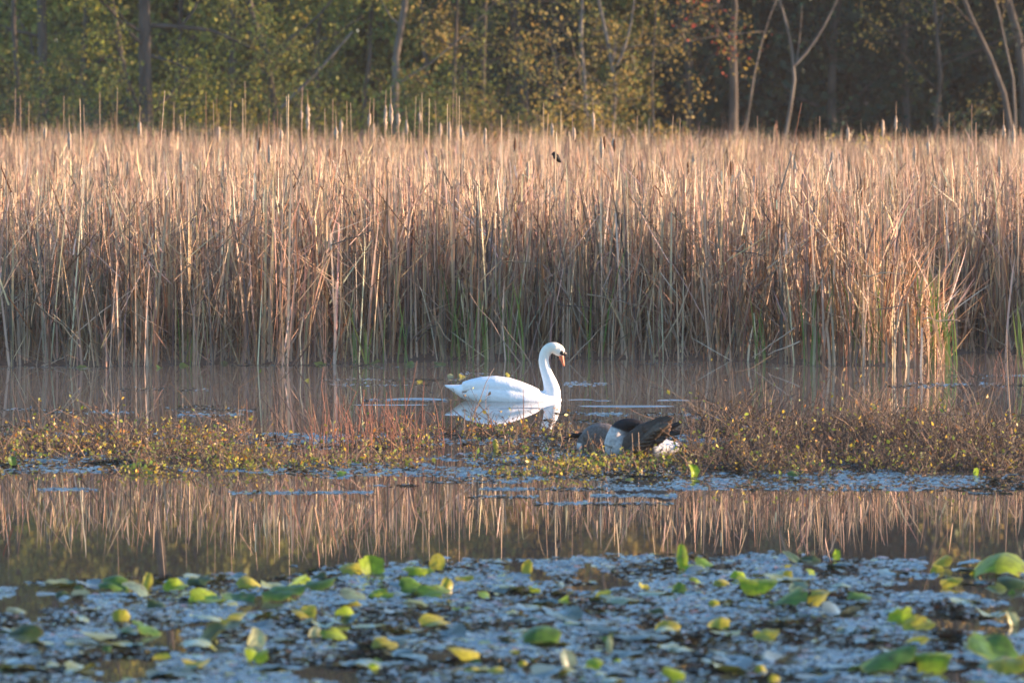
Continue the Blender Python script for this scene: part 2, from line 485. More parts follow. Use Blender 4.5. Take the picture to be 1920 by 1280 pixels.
def tree(label, path, Y, r, pal, H=17, crown0=3.0, limbs=13, per=9, lsize=.088, bark=None, fork=None, name='tree', low=0, spread=.19, group='trees along the far edge of the reed bed'):
    """path: picture points of the visible trunk from the bottom up, at distance Y"""
    pts = [at_depth(px, py, Y) for px, py in path]
    b = pts[0].copy(); b[2] = .05
    d = pts[-1] - pts[-2]; d /= np.linalg.norm(d)
    d = d * .6 + np.array([0, 0, .5]); d /= np.linalg.norm(d)
    if H > pts[-1][2] + 1:
        pts.append(pts[-1] + d * (H - pts[-1][2]) * .5 + rng.normal(0, .25, 3) * [1, 1, 0])
        pts.append(np.array([pts[-1][0] + rng.normal(0, .8), Y + rng.normal(0, .6), H]))
    trunk = resample([b] + pts, 14)
    trunk[1:-1] += rng.normal(0, r * .18, (12, 3)) * [1, 1, 0]
    root = link(name, None, None, loc=tuple(b))
    root['label'] = label; root['category'] = 'tree' if name != 'shrub' else 'shrub'; root['group'] = group
    bo = Vector(b)
    tp = [(trunk - b, r * 1.15, r * .18)]
    me = tubes_mesh('trunk', tp, 9)
    link('trunk', me, bark or M_bark, root)
    polys, tips = [], []
    if fork:
        for (fp, fr) in fork:
            q = resample([at_depth(px, py, Y) for px, py in fp], 6)
            link('limb', tubes_mesh('limb', [(q - b, fr, fr * .45)], 6), bark or M_bark, root)
            tips += list(q[3:])
    for i in range(limbs):
        t = rng.uniform(crown0 / H, .96) if i >= low else rng.uniform(.08, .28)
        j = t * 13; k = int(j); p = trunk[k] * (1 - (j - k)) + trunk[min(k + 1, 13)] * (j - k)
        a = rng.uniform(0, 2 * pi)
        L = (1.15 - t) * rng.uniform(2.2, 4.2) if i >= low else rng.uniform(1.2, 2.2)
        q = branch(p, (cos(a), sin(a), rng.uniform(.15, .9)), L, .18, 5, .04)
        rr = r * .38 * (1.1 - t)
        polys.append((q - b, max(rr, .012), max(rr * .3, .006)))
        for m in range(4):
            s = q[rng.integers(1, 5)]
            a2 = a + rng.normal(0, 1.0)
            q2 = branch(s, (cos(a2), sin(a2), rng.uniform(-.3, .8)), L * rng.uniform(.3, .6), .25, 4, .02)
            polys.append((q2 - b, max(rr * .4, .007), .004))
            tips += list(q2[1:])
            for w in range(2):
                q3 = branch(q2[rng.integers(1, 4)], rand_dirs(1, .2)[0], L * rng.uniform(.15, .3), .3, 3)
                polys.append((q3 - b, .006, .003)); tips.append(q3[1]); tips.append(q3[2])
    if polys:
        link('twigs', tubes_mesh('twigs', polys, 4), bark or M_bark, root, kind='stuff')
    if per > 0 and tips:
        V, F, c = tips_to_leaves(tips, int(per * 1.4 + .5), spread, lsize, pal)
        link('crown', new_mesh('crown', V - b.astype(np.float32), F, c), M_leaf, root, kind='stuff')
    return root

def shrub(label, px, Y, h, pal, stems=8, per=10, lsize=.09, spread=.16, wide=.9, name='shrub', twig=None):
    x = (px - 960) / FPX * Y
    b = np.array([x, Y, .1])
    root = link(name, None, None, loc=tuple(b))
    root['label'] = label; root['category'] = 'shrub'; root['group'] = 'shrubs at the foot of the trees'
    polys, tips = [], []
    for i in range(stems):
        a = rng.uniform(0, 2 * pi)
        p0 = b + np.array([cos(a), sin(a), 0]) * rng.uniform(0, .25)
        q = branch(p0, (cos(a) * .3 * wide, sin(a) * .3 * wide, 1), h * rng.uniform(.6, 1.05), .13, 6, .05)
        polys.append((q - b, .018, .005))
        for k in range(2, 6):
            for m in range(2):
                q2 = branch(q[k], (*(rng.normal(0, .7, 2)), rng.uniform(.1, .9)), h * rng.uniform(.1, .26), .25, 4)
                polys.append((q2 - b, .007, .003)); tips += list(q2[1:])
    link('stems', tubes_mesh('stems', polys, 4), twig or M_bark, root, kind='stuff')
    V, F, c = tips_to_leaves(tips, per, spread, lsize, pal)
    link('foliage', new_mesh('foliage', V - b.astype(np.float32), F, c), M_leaf, root, kind='stuff')

LAND = [(-80, 'the open wood edge'), (32, 'the thin dark upright tree'), (275, 'the stout grey limbed tree'), (515, 'the crooked tree'), (742, 'the smooth grey trunk'), (850, 'the bronze thin tree'), (907, 'the tasselled bronze tree'), (1100, 'the pale golden tree'), (1376, 'the red-topped trunk'), (1490, 'the bare forked tree'), (1755, 'the amber-leaved tree'), (1896, 'the steeply leaning trunk'), (2100, 'the far wood')]
LSEEN = {}
def where(px, kind):
    i = max(k for k in range(len(LAND) - 1) if LAND[k][0] <= px)
    a, b = LAND[i][1], LAND[i + 1][1]
    LSEEN[(kind, i)] = LSEEN.get((kind, i), 0) + 1
    o = ['', 'second ', 'third ', 'fourth ', 'fifth '][LSEEN[(kind, i)] - 1]
    return f'{o}from {a} towards {b}' if o else f'next to {a} towards {b}'
def make_trees():
    tree('stout grey tree with a long level limb reaching over yellow leaves', [(275, 235), (272, 120), (278, -10)], 119, .16, 'yellow', 16, 3.2, 14, 9, low=2,
         fork=[([(280, 48), (340, 50), (400, 58), (470, 90)], .07), ([(282, 105), (330, 118), (380, 145)], .04), ([(340, 50), (370, 10), (380, -40)], .04)])
    tree('thin dark upright tree beside the olive undergrowth', [(32, 235), (30, 120), (24, -10)], 120, .065, 'olive', 14, 3, 11, 8, low=2)
    tree('slim tree leaning away from the stout grey tree', [(250, 235), (232, 120), (208, -10)], 121, .055, 'olive', 13, 3.5, 10, 8, low=1)
    tree('broad blurred tree deeper in the olive wood', [(82, 235), (80, 100), (78, -10)], 126, .13, 'olive', 18, 3.2, 14, 8, low=2)
    tree('smooth grey trunk curving up through bright olive leaves', [(742, 235), (742, 120), (752, 50), (762, -10)], 120, .09, 'olive', 16, 3, 12, 9, bark=M_palebark, low=2)
    tree('crooked many-limbed tree spreading over the undergrowth', [(520, 235), (510, 150), (495, 90), (470, 20)], 121, .08, 'olive', 12, 2.4, 13, 9, low=3,
         fork=[([(505, 110), (560, 60), (610, 20), (640, -30)], .05), ([(500, 100), (560, 90), (620, 72), (680, 30)], .04), ([(490, 80), (440, 40), (420, -20)], .04)])
    tree('thin tree hung with bronze leaves beside the shaded hollow', [(850, 240), (852, 120), (858, -10)], 121, .05, 'bronze', 14, 1.6, 14, 7, low=4)
    tree('straight slender tree with bronze leaf tassels', [(907, 240), (905, 120), (910, -10)], 122, .055, 'bronze', 15, 1.8, 14, 7, low=4)
    tree('pale slender tree covered in golden-bronze leaves', [(1100, 238), (1095, 140), (1088, 60), (1090, -10)], 118, .05, 'bronze', 13, 1.2, 13, 6, bark=M_palebark, low=5)
    tree('forked golden-bronze tree, its two arms rising from one stem', [(1150, 240), (1152, 180), (1156, 125), (1135, 70), (1120, -10)], 118.5, .05, 'bronze', 13, 1.2, 13, 6, bark=M_palebark, low=5,
         fork=[([(1156, 125), (1172, 90), (1184, 40), (1192, -20)], .04)])
    tree('small bronze-leaved tree at the rim of the dark wood', [(1225, 240), (1222, 150), (1230, -10)], 119.5, .035, 'bronze', 9, 1.0, 10, 5, low=4)
    tree('stout grey trunk topped with red leaves', [(1376, 235), (1374, 120), (1378, -10)], 122, .125, 'red', 9, 3.1, 3, 4, bark=M_bark)
    tree('bare pale tree forking into two slanting arms', [(1474, 240), (1488, 170), (1491, 122), (1478, 60), (1458, -10)], 118, .05, 'dark', 8, 4.0, 6, 2, bark=M_palebark,
         fork=[([(1491, 122), (1520, 90), (1545, 50), (1575, -10)], .04), ([(1493, 120), (1500, 70), (1504, 10)], .018)])
    tree('thin bare tree leaning against the dark wood', [(1398, 236), (1420, 110), (1440, 40), (1460, -10)], 120, .03, 'dark', 8, 4, 6, 3, bark=M_palebark)
    tree('long pale trunk leaning steeply across the dark wood', [(1896, 228), (1868, 130), (1838, 70), (1798, -10)], 120, .075, 'bronze', 12, 4.2, 6, 3, bark=M_bark)
    tree('slender pale tree beside the leaning trunk', [(1905, 228), (1898, 130), (1880, 60), (1865, -10)], 121, .035, 'bronze', 10, 3, 7, 3, bark=M_palebark)
    tree('dim upright tree with amber leaves in the dark wood', [(1755, 235), (1766, 130), (1756, 60), (1750, -10)], 127, .06, 'bronze', 14, 2.4, 10, 4, low=2)
    tree('grey trunk half lost in the shade behind the leaning tree', [(1925, 200), (1908, 60), (1885, -10)], 126, .12, 'dark', 18, 3.5, 12, 6)
    for px, Y, pal in [(160, 129, 'olive'), (330, 131, 'olive'), (430, 128, 'yellow'), (600, 132, 'olive'), (680, 127, 'green'), (800, 130, 'olive'), (985, 129, 'dark'), (1040, 131, 'dark')]:
        tree(f'set-back trunk {where(px, "t")}', [(px, 235), (px + rng.normal(0, 6), 110), (px + rng.normal(0, 12), -10)], Y, rng.uniform(.06, .12), pal, rng.uniform(15, 19), 3, 13, 9, low=3, group='trunks set back in the olive wood')
    for px, Y in [(1290, 134), (1560, 133), (1700, 134)]:
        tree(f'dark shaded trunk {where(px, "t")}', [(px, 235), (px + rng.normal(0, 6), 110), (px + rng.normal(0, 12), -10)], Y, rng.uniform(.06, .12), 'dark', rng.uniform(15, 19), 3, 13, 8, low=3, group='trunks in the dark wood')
    # fallen limb propped in the undergrowth
    q = resample([at_depth(528, 202, 119), at_depth(600, 130, 119), at_depth(661, 60, 119)], 6)
    o = link('dead_limb', tubes_mesh('dead_limb', [(q - q[0], .045, .03)], 8), M_palebark, loc=tuple(q[0]))
    o['label'] = 'bare broken limb slanting up out of the undergrowth'; o['category'] = 'branch'
    for px in range(-40, 1000, 62):
        left = px < 560
        pal = random.choice(['dark', 'bronze', 'olive']) if px < 230 else random.choice(['olive', 'olive', 'yellow', 'green']) if px < 800 else random.choice(['olive', 'dark', 'dark'])  # dark picks paint shade into the low growth and the hollow
        shrub(f'{"bronze" if pal=="bronze" else "olive" if pal in ("olive","green") else "yellow-green" if pal=="yellow" else "dark green"} shrub {where(px, "s")}', px + rng.uniform(-18, 18), rng.uniform(116.5, 124), rng.uniform(2.4, 4.2), pal, 11, 5)
    for i, px in enumerate((1020, 1075, 1130, 1185, 1240)):
        shrub(['wiry golden-brown shrub on the hollow side of the pale slender tree', 'wiry golden-brown shrub at the foot of the pale slender tree', 'wiry golden-brown shrub between the pale slender tree and the forked one', 'wiry golden-brown shrub at the foot of the forked golden tree', 'wiry golden-brown shrub at the rim of the dark wood'][i], px, rng.uniform(116.5, 119), rng.uniform(1.5, 2.6), 'bronze', 7, 6)
    for px, h, lb in [(930, 1.9, 'leafless reddish thicket beside the tasselled bronze tree'), (965, 2.2, 'taller leafless reddish thicket out in the shaded hollow')]:
        shrub(lb, px, 117.5, h, 'bronze', 14, 1, .06, .1, 1.6, twig=M_twigred)
    for px, h in [(1345, 1.75), (1392, 1.5), (1635, 1.75), (1655, 1.6), (1700, 1.45), (1742, 1.4)]:
        shrub(f'yellow-green leaf sprays {where(px, "y")}', px, 115.5, h, 'yellow', 5, 8, .08, .09, .7)
    for px, h in [(1300, 1.7), (1440, 2.0), (1530, 2.2), (1590, 1.6), (1800, 2.2), (1850, 2.4)]:
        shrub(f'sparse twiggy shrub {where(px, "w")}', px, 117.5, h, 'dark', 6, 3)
    # far wood: one mass of leaves and stems beyond telling apart
    n1, n2, n3 = 60000, 190000, 40000
    x = np.concatenate([rng.uniform(-18, 24, n1), rng.uniform(-22, 28, n2), rng.uniform(20, 62, n3)])
    y = np.concatenate([131 + np.abs(rng.normal(0, 5, n1)), rng.uniform(143, 158, n2), 131 + np.abs(rng.normal(0, 7, n3))])
    y[:n1] += np.where(x[:n1] < 4, 3.0, 0)
    n = len(x)
    z = rng.uniform(0, 1, n) ** .9 * (21 + 4 * vnoise(x * .3, y * 0, 77)) + np.clip((y - 128) / 60, 0, 3) * .8
    keep = (vnoise(x * .8, z * .8, 71) > .25) | (y > 140)
    sz = np.concatenate([rng.uniform(.14, .34, n1), rng.uniform(.4, .8, n2), rng.uniform(.25, .5, n3)])
    x, y, z, sz = x[keep], y[keep], z[keep], sz[keep]; n = len(x)
    V, F = leaves_geo(np.stack([x, y, z], 1), sz, sz * .7, rand_dirs(n, -.4), rand_dirs(n, .5))
    pal = np.where(((x < 4) & ~((x > -1.6) & (x < 1.9)))[:, None], pick(*LEAFPAL['olive'], n, .25), pick(*LEAFPAL['dark'], n, .25))  # right side and hollow get darker leaf colours in place of shade
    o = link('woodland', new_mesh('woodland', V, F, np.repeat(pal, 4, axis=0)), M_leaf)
    o['kind'] = 'stuff'; o['label'] = 'deep shaded wood closing off the view behind the reeds'; o['category'] = 'woodland'
M_twigred = mat_plain('red_twig', (.17, .085, .055), .7, (.10, .055, .04), 14)
make_trees()

# ------------------------------------------------------------------ single cattails, leaning stalks, green shoots
def seed_head(kind, L):
    """lathed head, ragged when gone to fluff"""
    k, sd = 9, 8
    V = []
    for i in range(k):
        t = i / (k - 1)
        r = (.016 if kind == 'brown' else .024) * (sin(pi * min(max(t, .03), .97)) ** .45)
        for j in range(sd):
            a = 2 * pi * j / sd
            rr = r * (1 + (rng.normal(0, .22) if kind != 'brown' else rng.normal(0, .04)))
            V.append((rr * cos(a), rr * sin(a), t * L))
    F = [[i * sd + j, i * sd + (j + 1) % sd, (i + 1) * sd + (j + 1) % sd, (i + 1) * sd + j] for i in range(k - 1) for j in range(sd)]
    return new_mesh('seed_head', np.array(V), np.array(F), smooth=True)

def cattail(px, py, Y, kind, lean=0.0):
    """py = picture height of the head's top"""
    top = at_depth(px, py, Y)
    hz = top[2]
    L = .17 if kind == 'brown' else rng.uniform(.16, .3)
    root = link('cattail', None, loc=(top[0] - lean * hz, Y, -.02))
    root['category'] = 'cattail'
    root['label'] = 'cattail stalk with a whole brown seed head' if kind == 'brown' else 'cattail stalk with pale shredded seed fluff'
    root['group'] = 'brown-headed cattails' if kind == 'brown' else 'cattails gone to fluff'
    P = np.array([[[0, 0, 0], [lean * hz * .35, 0, hz * .4], [lean * hz * .7, .01, hz * .72], [lean * hz * .93, 0, hz - L * .5], [lean * (hz + .2), 0, hz + (.22 if rng.random() < .5 else .03)]]])
    V, F = tubes_geo(P, np.array([[.008, .007, .006, .005, .002]]), 5)
    link('stalk', new_mesh('stalk', V, F, smooth=True), M_stalk, root)
    link('seed_head', seed_head(kind, L), M_brownhead if kind == 'brown' else M_fluff, root, loc=(lean * (hz - L), 0, hz - L), rot=(0, lean, 0))

def make_cattails():
    fl = [(565, 205), (577, 193), (577, 215), (693, 210), (701, 230), (723, 195), (722, 212), (733, 192), (747, 210), (787, 208), (762, 222), (826, 228), (843, 224), (865, 232), (910, 238), (1112, 208), (1035, 228), (1076, 236), (1128, 254), (1150, 255),
          (640, 222), (630, 235), (505, 268), (485, 260), (410, 235), (262, 225), (85, 235), (340, 280), (130, 245), (527, 240), (1483, 280), (1492, 300), (1560, 282), (1715, 270), (1740, 262), (1680, 215), (1655, 222), (1790, 300), (1590, 236), (1875, 290), (1300, 285), (1390, 330), (1190, 330), (1205, 300), (990, 300), (870, 280), (805, 300), (705, 300), (620, 300), (565, 330), (420, 300), (240, 300), (1900, 230), (1882, 232)]
    for px, py in fl:
        cattail(px, py, rng.uniform(66, 86) if py < 245 else rng.uniform(62, 76), 'fluff', rng.normal(0, .025))
    for px, py in [(966, 255), (1152, 258), (1133, 252), (618, 275), (487, 255), (1290, 300), (1020, 330), (455, 330), (1195, 325), (1620, 330), (810, 315), (1370, 300)]:
        cattail(px, py, rng.uniform(62, 72), 'brown', rng.normal(0, .03))

def strip_thing(name, label, cat, group, pts, w0, w1, col, mat):
    """one dry leaf or stalk as a flattened three-sided tube along picture-placed points"""
    pts = np.array(pts, float)
    P = resample(pts, 6)[None] - pts[0]
    P[0, 1:-1] += rng.normal(0, .01, (4, 3))
    V, F = tubes_geo(P, np.linspace(w0, w1, 6)[None], 4)
    c = np.tile(np.array(col), (len(V), 1))
    o = link(name, new_mesh(name, V, F, c), mat, loc=tuple(pts[0]))
    o['label'] = label; o['category'] = cat; o['group'] = group
    return o

def make_leaning():
    spec = [(980, 682, 880, 550), (998, 682, 925, 580), (1060, 680, 1140, 605), (1045, 570, 1120, 578), (1100, 552, 1240, 588), (1275, 650, 1232, 520), (1300, 668, 1235, 560), (1155, 675, 1210, 610), (950, 490, 1015, 492),
            (1528, 665, 1435, 555), (1490, 615, 1410, 670), (1430, 672, 1520, 605), (1615, 516, 1702, 511), (1730, 598, 1800, 602), (1640, 585, 1700, 570), (1690, 678, 1780, 620), (1500, 640, 1440, 665),
            (70, 685, 130, 663), (200, 670, 130, 640), (250, 680, 268, 650), (350, 680, 270, 595), (505, 678, 475, 590), (545, 680, 520, 570), (455, 640, 410, 565), (150, 650, 60, 560), (620, 460, 700, 430), (780, 640, 830, 600), (770, 640, 840, 575),
            (640, 490, 690, 470), (845, 640, 790, 560), (1200, 640, 1180, 560), (1370, 470, 1440, 480), (1480, 500, 1520, 430), (900, 530, 950, 480), (560, 600, 600, 560), (330, 520, 380, 470), (30, 600, 90, 540), (1890, 650, 1800, 600), (1880, 560, 1830, 640)]
    for (x0, y0, x1, y1) in spec:
        steep = abs(y1 - y0) > abs(x1 - x0)
        e = float(edge(np.array([(x0 - 960) / 167.0]))[0])
        Y0 = e - .12 if y0 > 640 else e - .05
        a = at_depth(x0, y0, Y0); b = at_depth(x1, y1, Y0 + (.15 if y0 > 640 else .02))
        if y0 > 655: a = on_ground(x0, min(y0, 690), 0.0); b = at_depth(x1, y1, a[1] + .1); a[2] = -.03
        lab = 'dry reed stalk leaning steeply across the front of the reeds' if steep else 'dry reed stalk lying aslant across the front of the reeds'
        strip_thing('fallen_reed', lab, 'reed', 'steeply leaning reeds' if steep else 'slanting fallen reeds', [a, (a + b) / 2 + rng.normal(0, .012, 3), b], .0085, .004, pick(STRAW, STRAW_W, 1)[0], M_reed)
    # tall single stalks that stand clear of the mass against the trees
    tall = [(29, 165, 0), (38, 178, 0), (54, 190, 0), (120, 180, .02), (150, 185, 0), (157, 196, 0), (187, 173, 0), (215, 210, -.02), (220, 165, .03), (309, 170, .09), (326, 192, 0), (347, 205, 0), (386, 172, 0), (400, 192, 0), (406, 183, 0), (433, 190, .03),
            (455, 185, 0), (459, 152, .01), (505, 205, .03), (520, 203, 0), (537, 180, 0), (541, 177, 0), (567, 163, 0), (609, 203, 0), (624, 185, 0), (650, 190, 0), (657, 192, 0), (701, 185, 0), (780, 180, 0), (791, 174, 0), (805, 185, 0), (816, 188, 0), (839, 195, 0), (850, 167, 0), (856, 174, 0), (861, 180, 0), (881, 215, 0), (900, 230, .06), (940, 216, 0),
            (972, 212, 0), (1019, 193, 0), (1028, 212, .05), (1052, 207, 0), (1073, 215, 0), (1195, 218, 0), (1262, 217, 0), (1275, 222, .02), (1420, 218, -.03), (1503, 192, .18), (1453, 235, .1), (1537, 218, 0), (1780, 213, 0), (1822, 195, 0), (1830, 230, 0), (1700, 240, 0)]
    for px, py, ln in tall:
        Y = rng.uniform(61, 78)
        t = at_depth(px, py, Y); b = np.array([t[0] - ln * t[2], Y, -.02])
        o = strip_thing('reed_stalk', 'tall bare reed stalk standing clear above the reed bed', 'reed', 'tall stalks above the reed bed', [b, (b + t) / 2, t], .0065, .003, pick(STRAW, [.3, .2, .2, .02, .2, .2], 1)[0], M_reed)

def green_clump(px, py, top, n, spread, Yoff, lab):
    if px < 1500: Yoff += .22; n = max(4, int(n * .75))
    b0 = on_ground(px, py)
    sc = FPX / b0[1]
    Hh = (py - top) / sc
    root = link('green_shoots', None, loc=(b0[0], b0[1] + Yoff, 0))
    root['label'] = lab; root['category'] = 'cattail shoots'; root['group'] = 'fresh green cattail shoots'
    for i in range(n):
        h = Hh * rng.uniform(.55, 1.0)
        V, F = blades_geo(np.array([[rng.normal(0, spread), rng.normal(0, .06), -.02]]), np.array([h]), np.array([rng.choice([0, pi])]), np.array([abs(rng.normal(0, R(5)))]), np.array([abs(rng.normal(0, .05))]), np.array([rng.uniform(.014, .024)]), np.array([rng.uniform(-.6, .6)]))
        col = pick([(.12, .22, .04), (.15, .25, .05), (.21, .28, .06)], [1, 1, 1], 1)[0]
        link('blade', new_mesh('blade', V, F, np.tile(col, (8, 1))), M_green, root)

def make_shoots():
    for a in [(1745, 682, 470, 15, .14, .05, 'tall sunlit green shoots at the tip of the reed bed'),
              (1775, 684, 555, 7, .06, -.05, 'green shoots bent outward over the water at the reed tip'),
              (1640, 684, 480, 9, .14, .1, 'green shoots among the sunlit reeds near the tip'),
              (1425, 680, 530, 5, .05, -.05, 'narrow tuft of green shoots beside a bright snapped reed'),
              (1530, 684, 470, 5, .05, .1, 'thin green shoots leaning in the shaded reeds'),
              (840, 674, 480, 8, .07, -.05, 'green shoots with pale tips above the shaded reeds behind the swan'),
              (960, 676, 490, 7, .06, -.05, 'dark green shoots between grey reeds behind the swan'),
              (1115, 674, 430, 6, .06, .1, 'green shoots reaching into the lit reed tops'),
              (905, 676, 500, 7, .1, -.02, 'low green shoots in the shaded reed wall'),
              (690, 682, 560, 8, .12, -.05, 'short green shoots at the foot of the shaded reeds'),
              (755, 680, 540, 6, .1, -.05, 'cluster of green shoots left standing among fallen reeds'),
              (345, 684, 560, 5, .05, -.02, 'faint green shoots deep in the shaded reeds'),
              (1912, 690, 520, 7, .05, -.6, 'green shoots beside the dark dead stems')]:
        green_clump(*a)
make_cattails(); make_leaning(); make_shoots()

# ------------------------------------------------------------------ lily pads
def pad_mesh(w, L, dome, cup, notch=True, rad=7, ang=18, ragged=.08):
    """heart-shaped leaf in its own plane (x across, y along), bent by dome (across) and cup (along)"""
    V = [(0, L * .12, 0)]
    for i in range(1, rad + 1):
        t = i / rad
        for j in range(ang):
            a = 2 * pi * j / ang - pi / 2
            rr = 1.0
            if notch and j == 0: rr = .72
            if notch and j in (1, ang - 1): rr = .97
            rr *= 1 + (rng.normal(0, ragged) if i == rad else 0)
            x = cos(a) * t * rr * w / 2; y = sin(a) * t * rr * L / 2 + L * .12 * (1 - t)
            V.append((x, y, 0))
    V = np.array(V)
    u = V[:, 0] / (w / 2); v = V[:, 1] / (L / 2)
    wave = rng.uniform(-1, 1, 3)
    fold = rng.uniform(-.12, .22); tw = rng.normal(0, .10)
    V[:, 2] = -dome * w * u ** 2 * (1 + .5 * v * wave[2]) - cup * L * v ** 2 + fold * w * np.abs(u) + tw * w * u * v + .035 * w * wave[1] * np.sin(6 * np.arctan2(v, u)) * (u ** 2 + v ** 2) + .02 * w * (wave[0] * np.sin(3 * u + 2 * v) + wave[1] * np.cos(4 * v + u))
    F = [[0, 1 + j, 1 + (j + 1) % ang] for j in range(ang)]
    for i in range(rad - 1):
        for j in range(ang):
            a = 1 + i * ang + j; b = 1 + i * ang + (j + 1) % ang
            F.append([a, a + ang, b + ang, b])
    return V, F

PADCOL = {'bright': (.27, .37, .012), 'green': (.09, .18, .02), 'dark': (.045, .08, .018), 'yellow': (.38, .35, .025), 'pale': (.42, .42, .20), 'grey': (.16, .23, .15)}  # pale carries the glare of the sun as leaf colour
PADNAME = {'bright': 'bright yellow-green', 'green': 'fresh green', 'dark': 'dark green', 'yellow': 'yellowing', 'pale': 'pale glare-toned', 'grey': 'grey-green'}
PADPOSE = {'dome': 'arched above the floating leaves', 'stand': 'standing on edge out of the water', 'low': 'tilted low among the floating leaves'}
pads = [(212, 1104, 50, 28, 'green', 'dome'), (275, 1104, 18, 32, 'yellow', 'stand'), (330, 1107, 40, 22, 'bright', 'dome'), (373, 1097, 40, 18, 'dark', 'dome'), (470, 1102, 48, 22, 'yellow', 'dome'), (552, 1112, 55, 28, 'bright', 'dome'), (530, 1126, 70, 28, 'green', 'dome'), (390, 1128, 70, 20, 'bright', 'low'), (292, 1140, 32, 18, 'dark', 'dome'), (446, 1127, 60, 18, 'green', 'low'),
        (570, 1156, 42, 20, 'yellow', 'dome'), (47, 1204, 60, 28, 'dark', 'dome'), (273, 1190, 60, 15, 'green', 'low'), (437, 1178, 55, 25, 'yellow', 'low'), (477, 1217, 36, 40, 'pale', 'stand'), (480, 1242, 42, 30, 'bright', 'dome'), (410, 1207, 95, 25, 'dark', 'low'), (588, 1194, 22, 22, 'pale', 'stand'), (627, 1199, 45, 25, 'bright', 'dome'), (303, 1237, 35, 12, 'yellow', 'low'), (370, 1251, 50, 12, 'yellow', 'low'), (227, 1164, 30, 25, 'yellow', 'stand'), (597, 1085, 30, 14, 'dark', 'dome'), (567, 1094, 35, 14, 'bright', 'low'), (605, 1105, 60, 14, 'green', 'low'),
        (660, 1077, 40, 28, 'yellow', 'dome'), (695, 1077, 42, 38, 'bright', 'stand'), (820, 1068, 27, 32, 'yellow', 'stand'), (780, 1079, 42, 22, 'bright', 'dome'), (768, 1112, 44, 32, 'green', 'dome'), (810, 1119, 60, 22, 'bright', 'dome'), (837, 1109, 20, 28, 'yellow', 'stand'), (660, 1125, 45, 25, 'grey', 'dome'), (715, 1121, 45, 20, 'bright', 'low'), (988, 1077, 18, 26, 'yellow', 'stand'), (908, 1121, 27, 17, 'green', 'low'), (813, 1172, 55, 14, 'yellow', 'low'), (1013, 1206, 72, 28, 'green', 'dome'), (873, 1239, 62, 28, 'yellow', 'dome'), (723, 1216, 45, 18, 'yellow', 'dome'), (1063, 1250, 36, 34, 'grey', 'stand'), (1112, 1254, 35, 22, 'bright', 'dome'), (1143, 1221, 12, 32, 'pale', 'stand'), (983, 1248, 20, 15, 'yellow', 'low'), (887, 1261, 35, 12, 'yellow', 'low'), (930, 1262, 32, 12, 'yellow', 'low'), (1133, 1120, 30, 17, 'yellow', 'dome'), (1272, 1111, 28, 22, 'green', 'dome'), (1250, 1181, 45, 17, 'yellow', 'low'), (1230, 1149, 30, 12, 'dark', 'low'), (1267, 1275, 40, 25, 'bright', 'dome'), (1280, 1067, 20, 45, 'bright', 'stand'), (1207, 1104, 20, 15, 'yellow', 'dome'), (650, 1162, 50, 20, 'bright', 'low'),
        (1485, 1053, 38, 14, 'dark', 'dome'), (1520, 1053, 36, 15, 'dark', 'dome'), (1568, 1050, 14, 20, 'bright', 'stand'), (1763, 1063, 40, 16, 'yellow', 'dome'), (1757, 1072, 24, 18, 'yellow', 'low'), (1873, 1079, 92, 33, 'bright', 'dome'), (1903, 1104, 50, 25, 'dark', 'dome'), (1385, 1084, 27, 17, 'bright', 'dome'), (1520, 1078, 23, 10, 'bright', 'low'), (1353, 1098, 30, 16, 'yellow', 'dome'), (1420, 1114, 65, 25, 'bright', 'dome'), (1480, 1132, 65, 25, 'green', 'dome'), (1497, 1108, 35, 22, 'grey', 'stand'), (1610, 1123, 37, 16, 'green', 'dome'), (1540, 1135, 55, 14, 'yellow', 'low'), (1783, 1101, 38, 23, 'yellow', 'dome'), (1690, 1169, 45, 32, 'bright', 'stand'), (1725, 1181, 52, 28, 'yellow', 'dome'), (1348, 1177, 38, 25, 'yellow', 'dome'), (1437, 1199, 48, 22, 'yellow', 'dome'), (1897, 1174, 22, 28, 'pale', 'stand'), (1650, 1257, 110, 28, 'green', 'dome'), (1745, 1260, 75, 30, 'bright', 'dome'), (1862, 1245, 95, 35, 'green', 'dome'), (1890, 1262, 70, 26, 'yellow', 'dome'), (1367, 1259, 16, 12, 'green', 'dome'), (1452, 1279, 22, 18, 'yellow', 'stand'), (1427, 1260, 25, 17, 'yellow', 'stand'), (1717, 1206, 45, 10, 'yellow', 'low'), (1590, 1185, 35, 10, 'grey', 'low'), (1320, 1062, 34, 10, 'green', 'low'), (1300, 1070, 40, 14, 'bright', 'low'), (255, 1118, 50, 14, 'grey', 'low'), (150, 1115, 34, 14, 'grey', 'low'), (115, 1118, 24, 16, 'dark', 'dome'), (30, 1150, 40, 14, 'grey', 'low')]

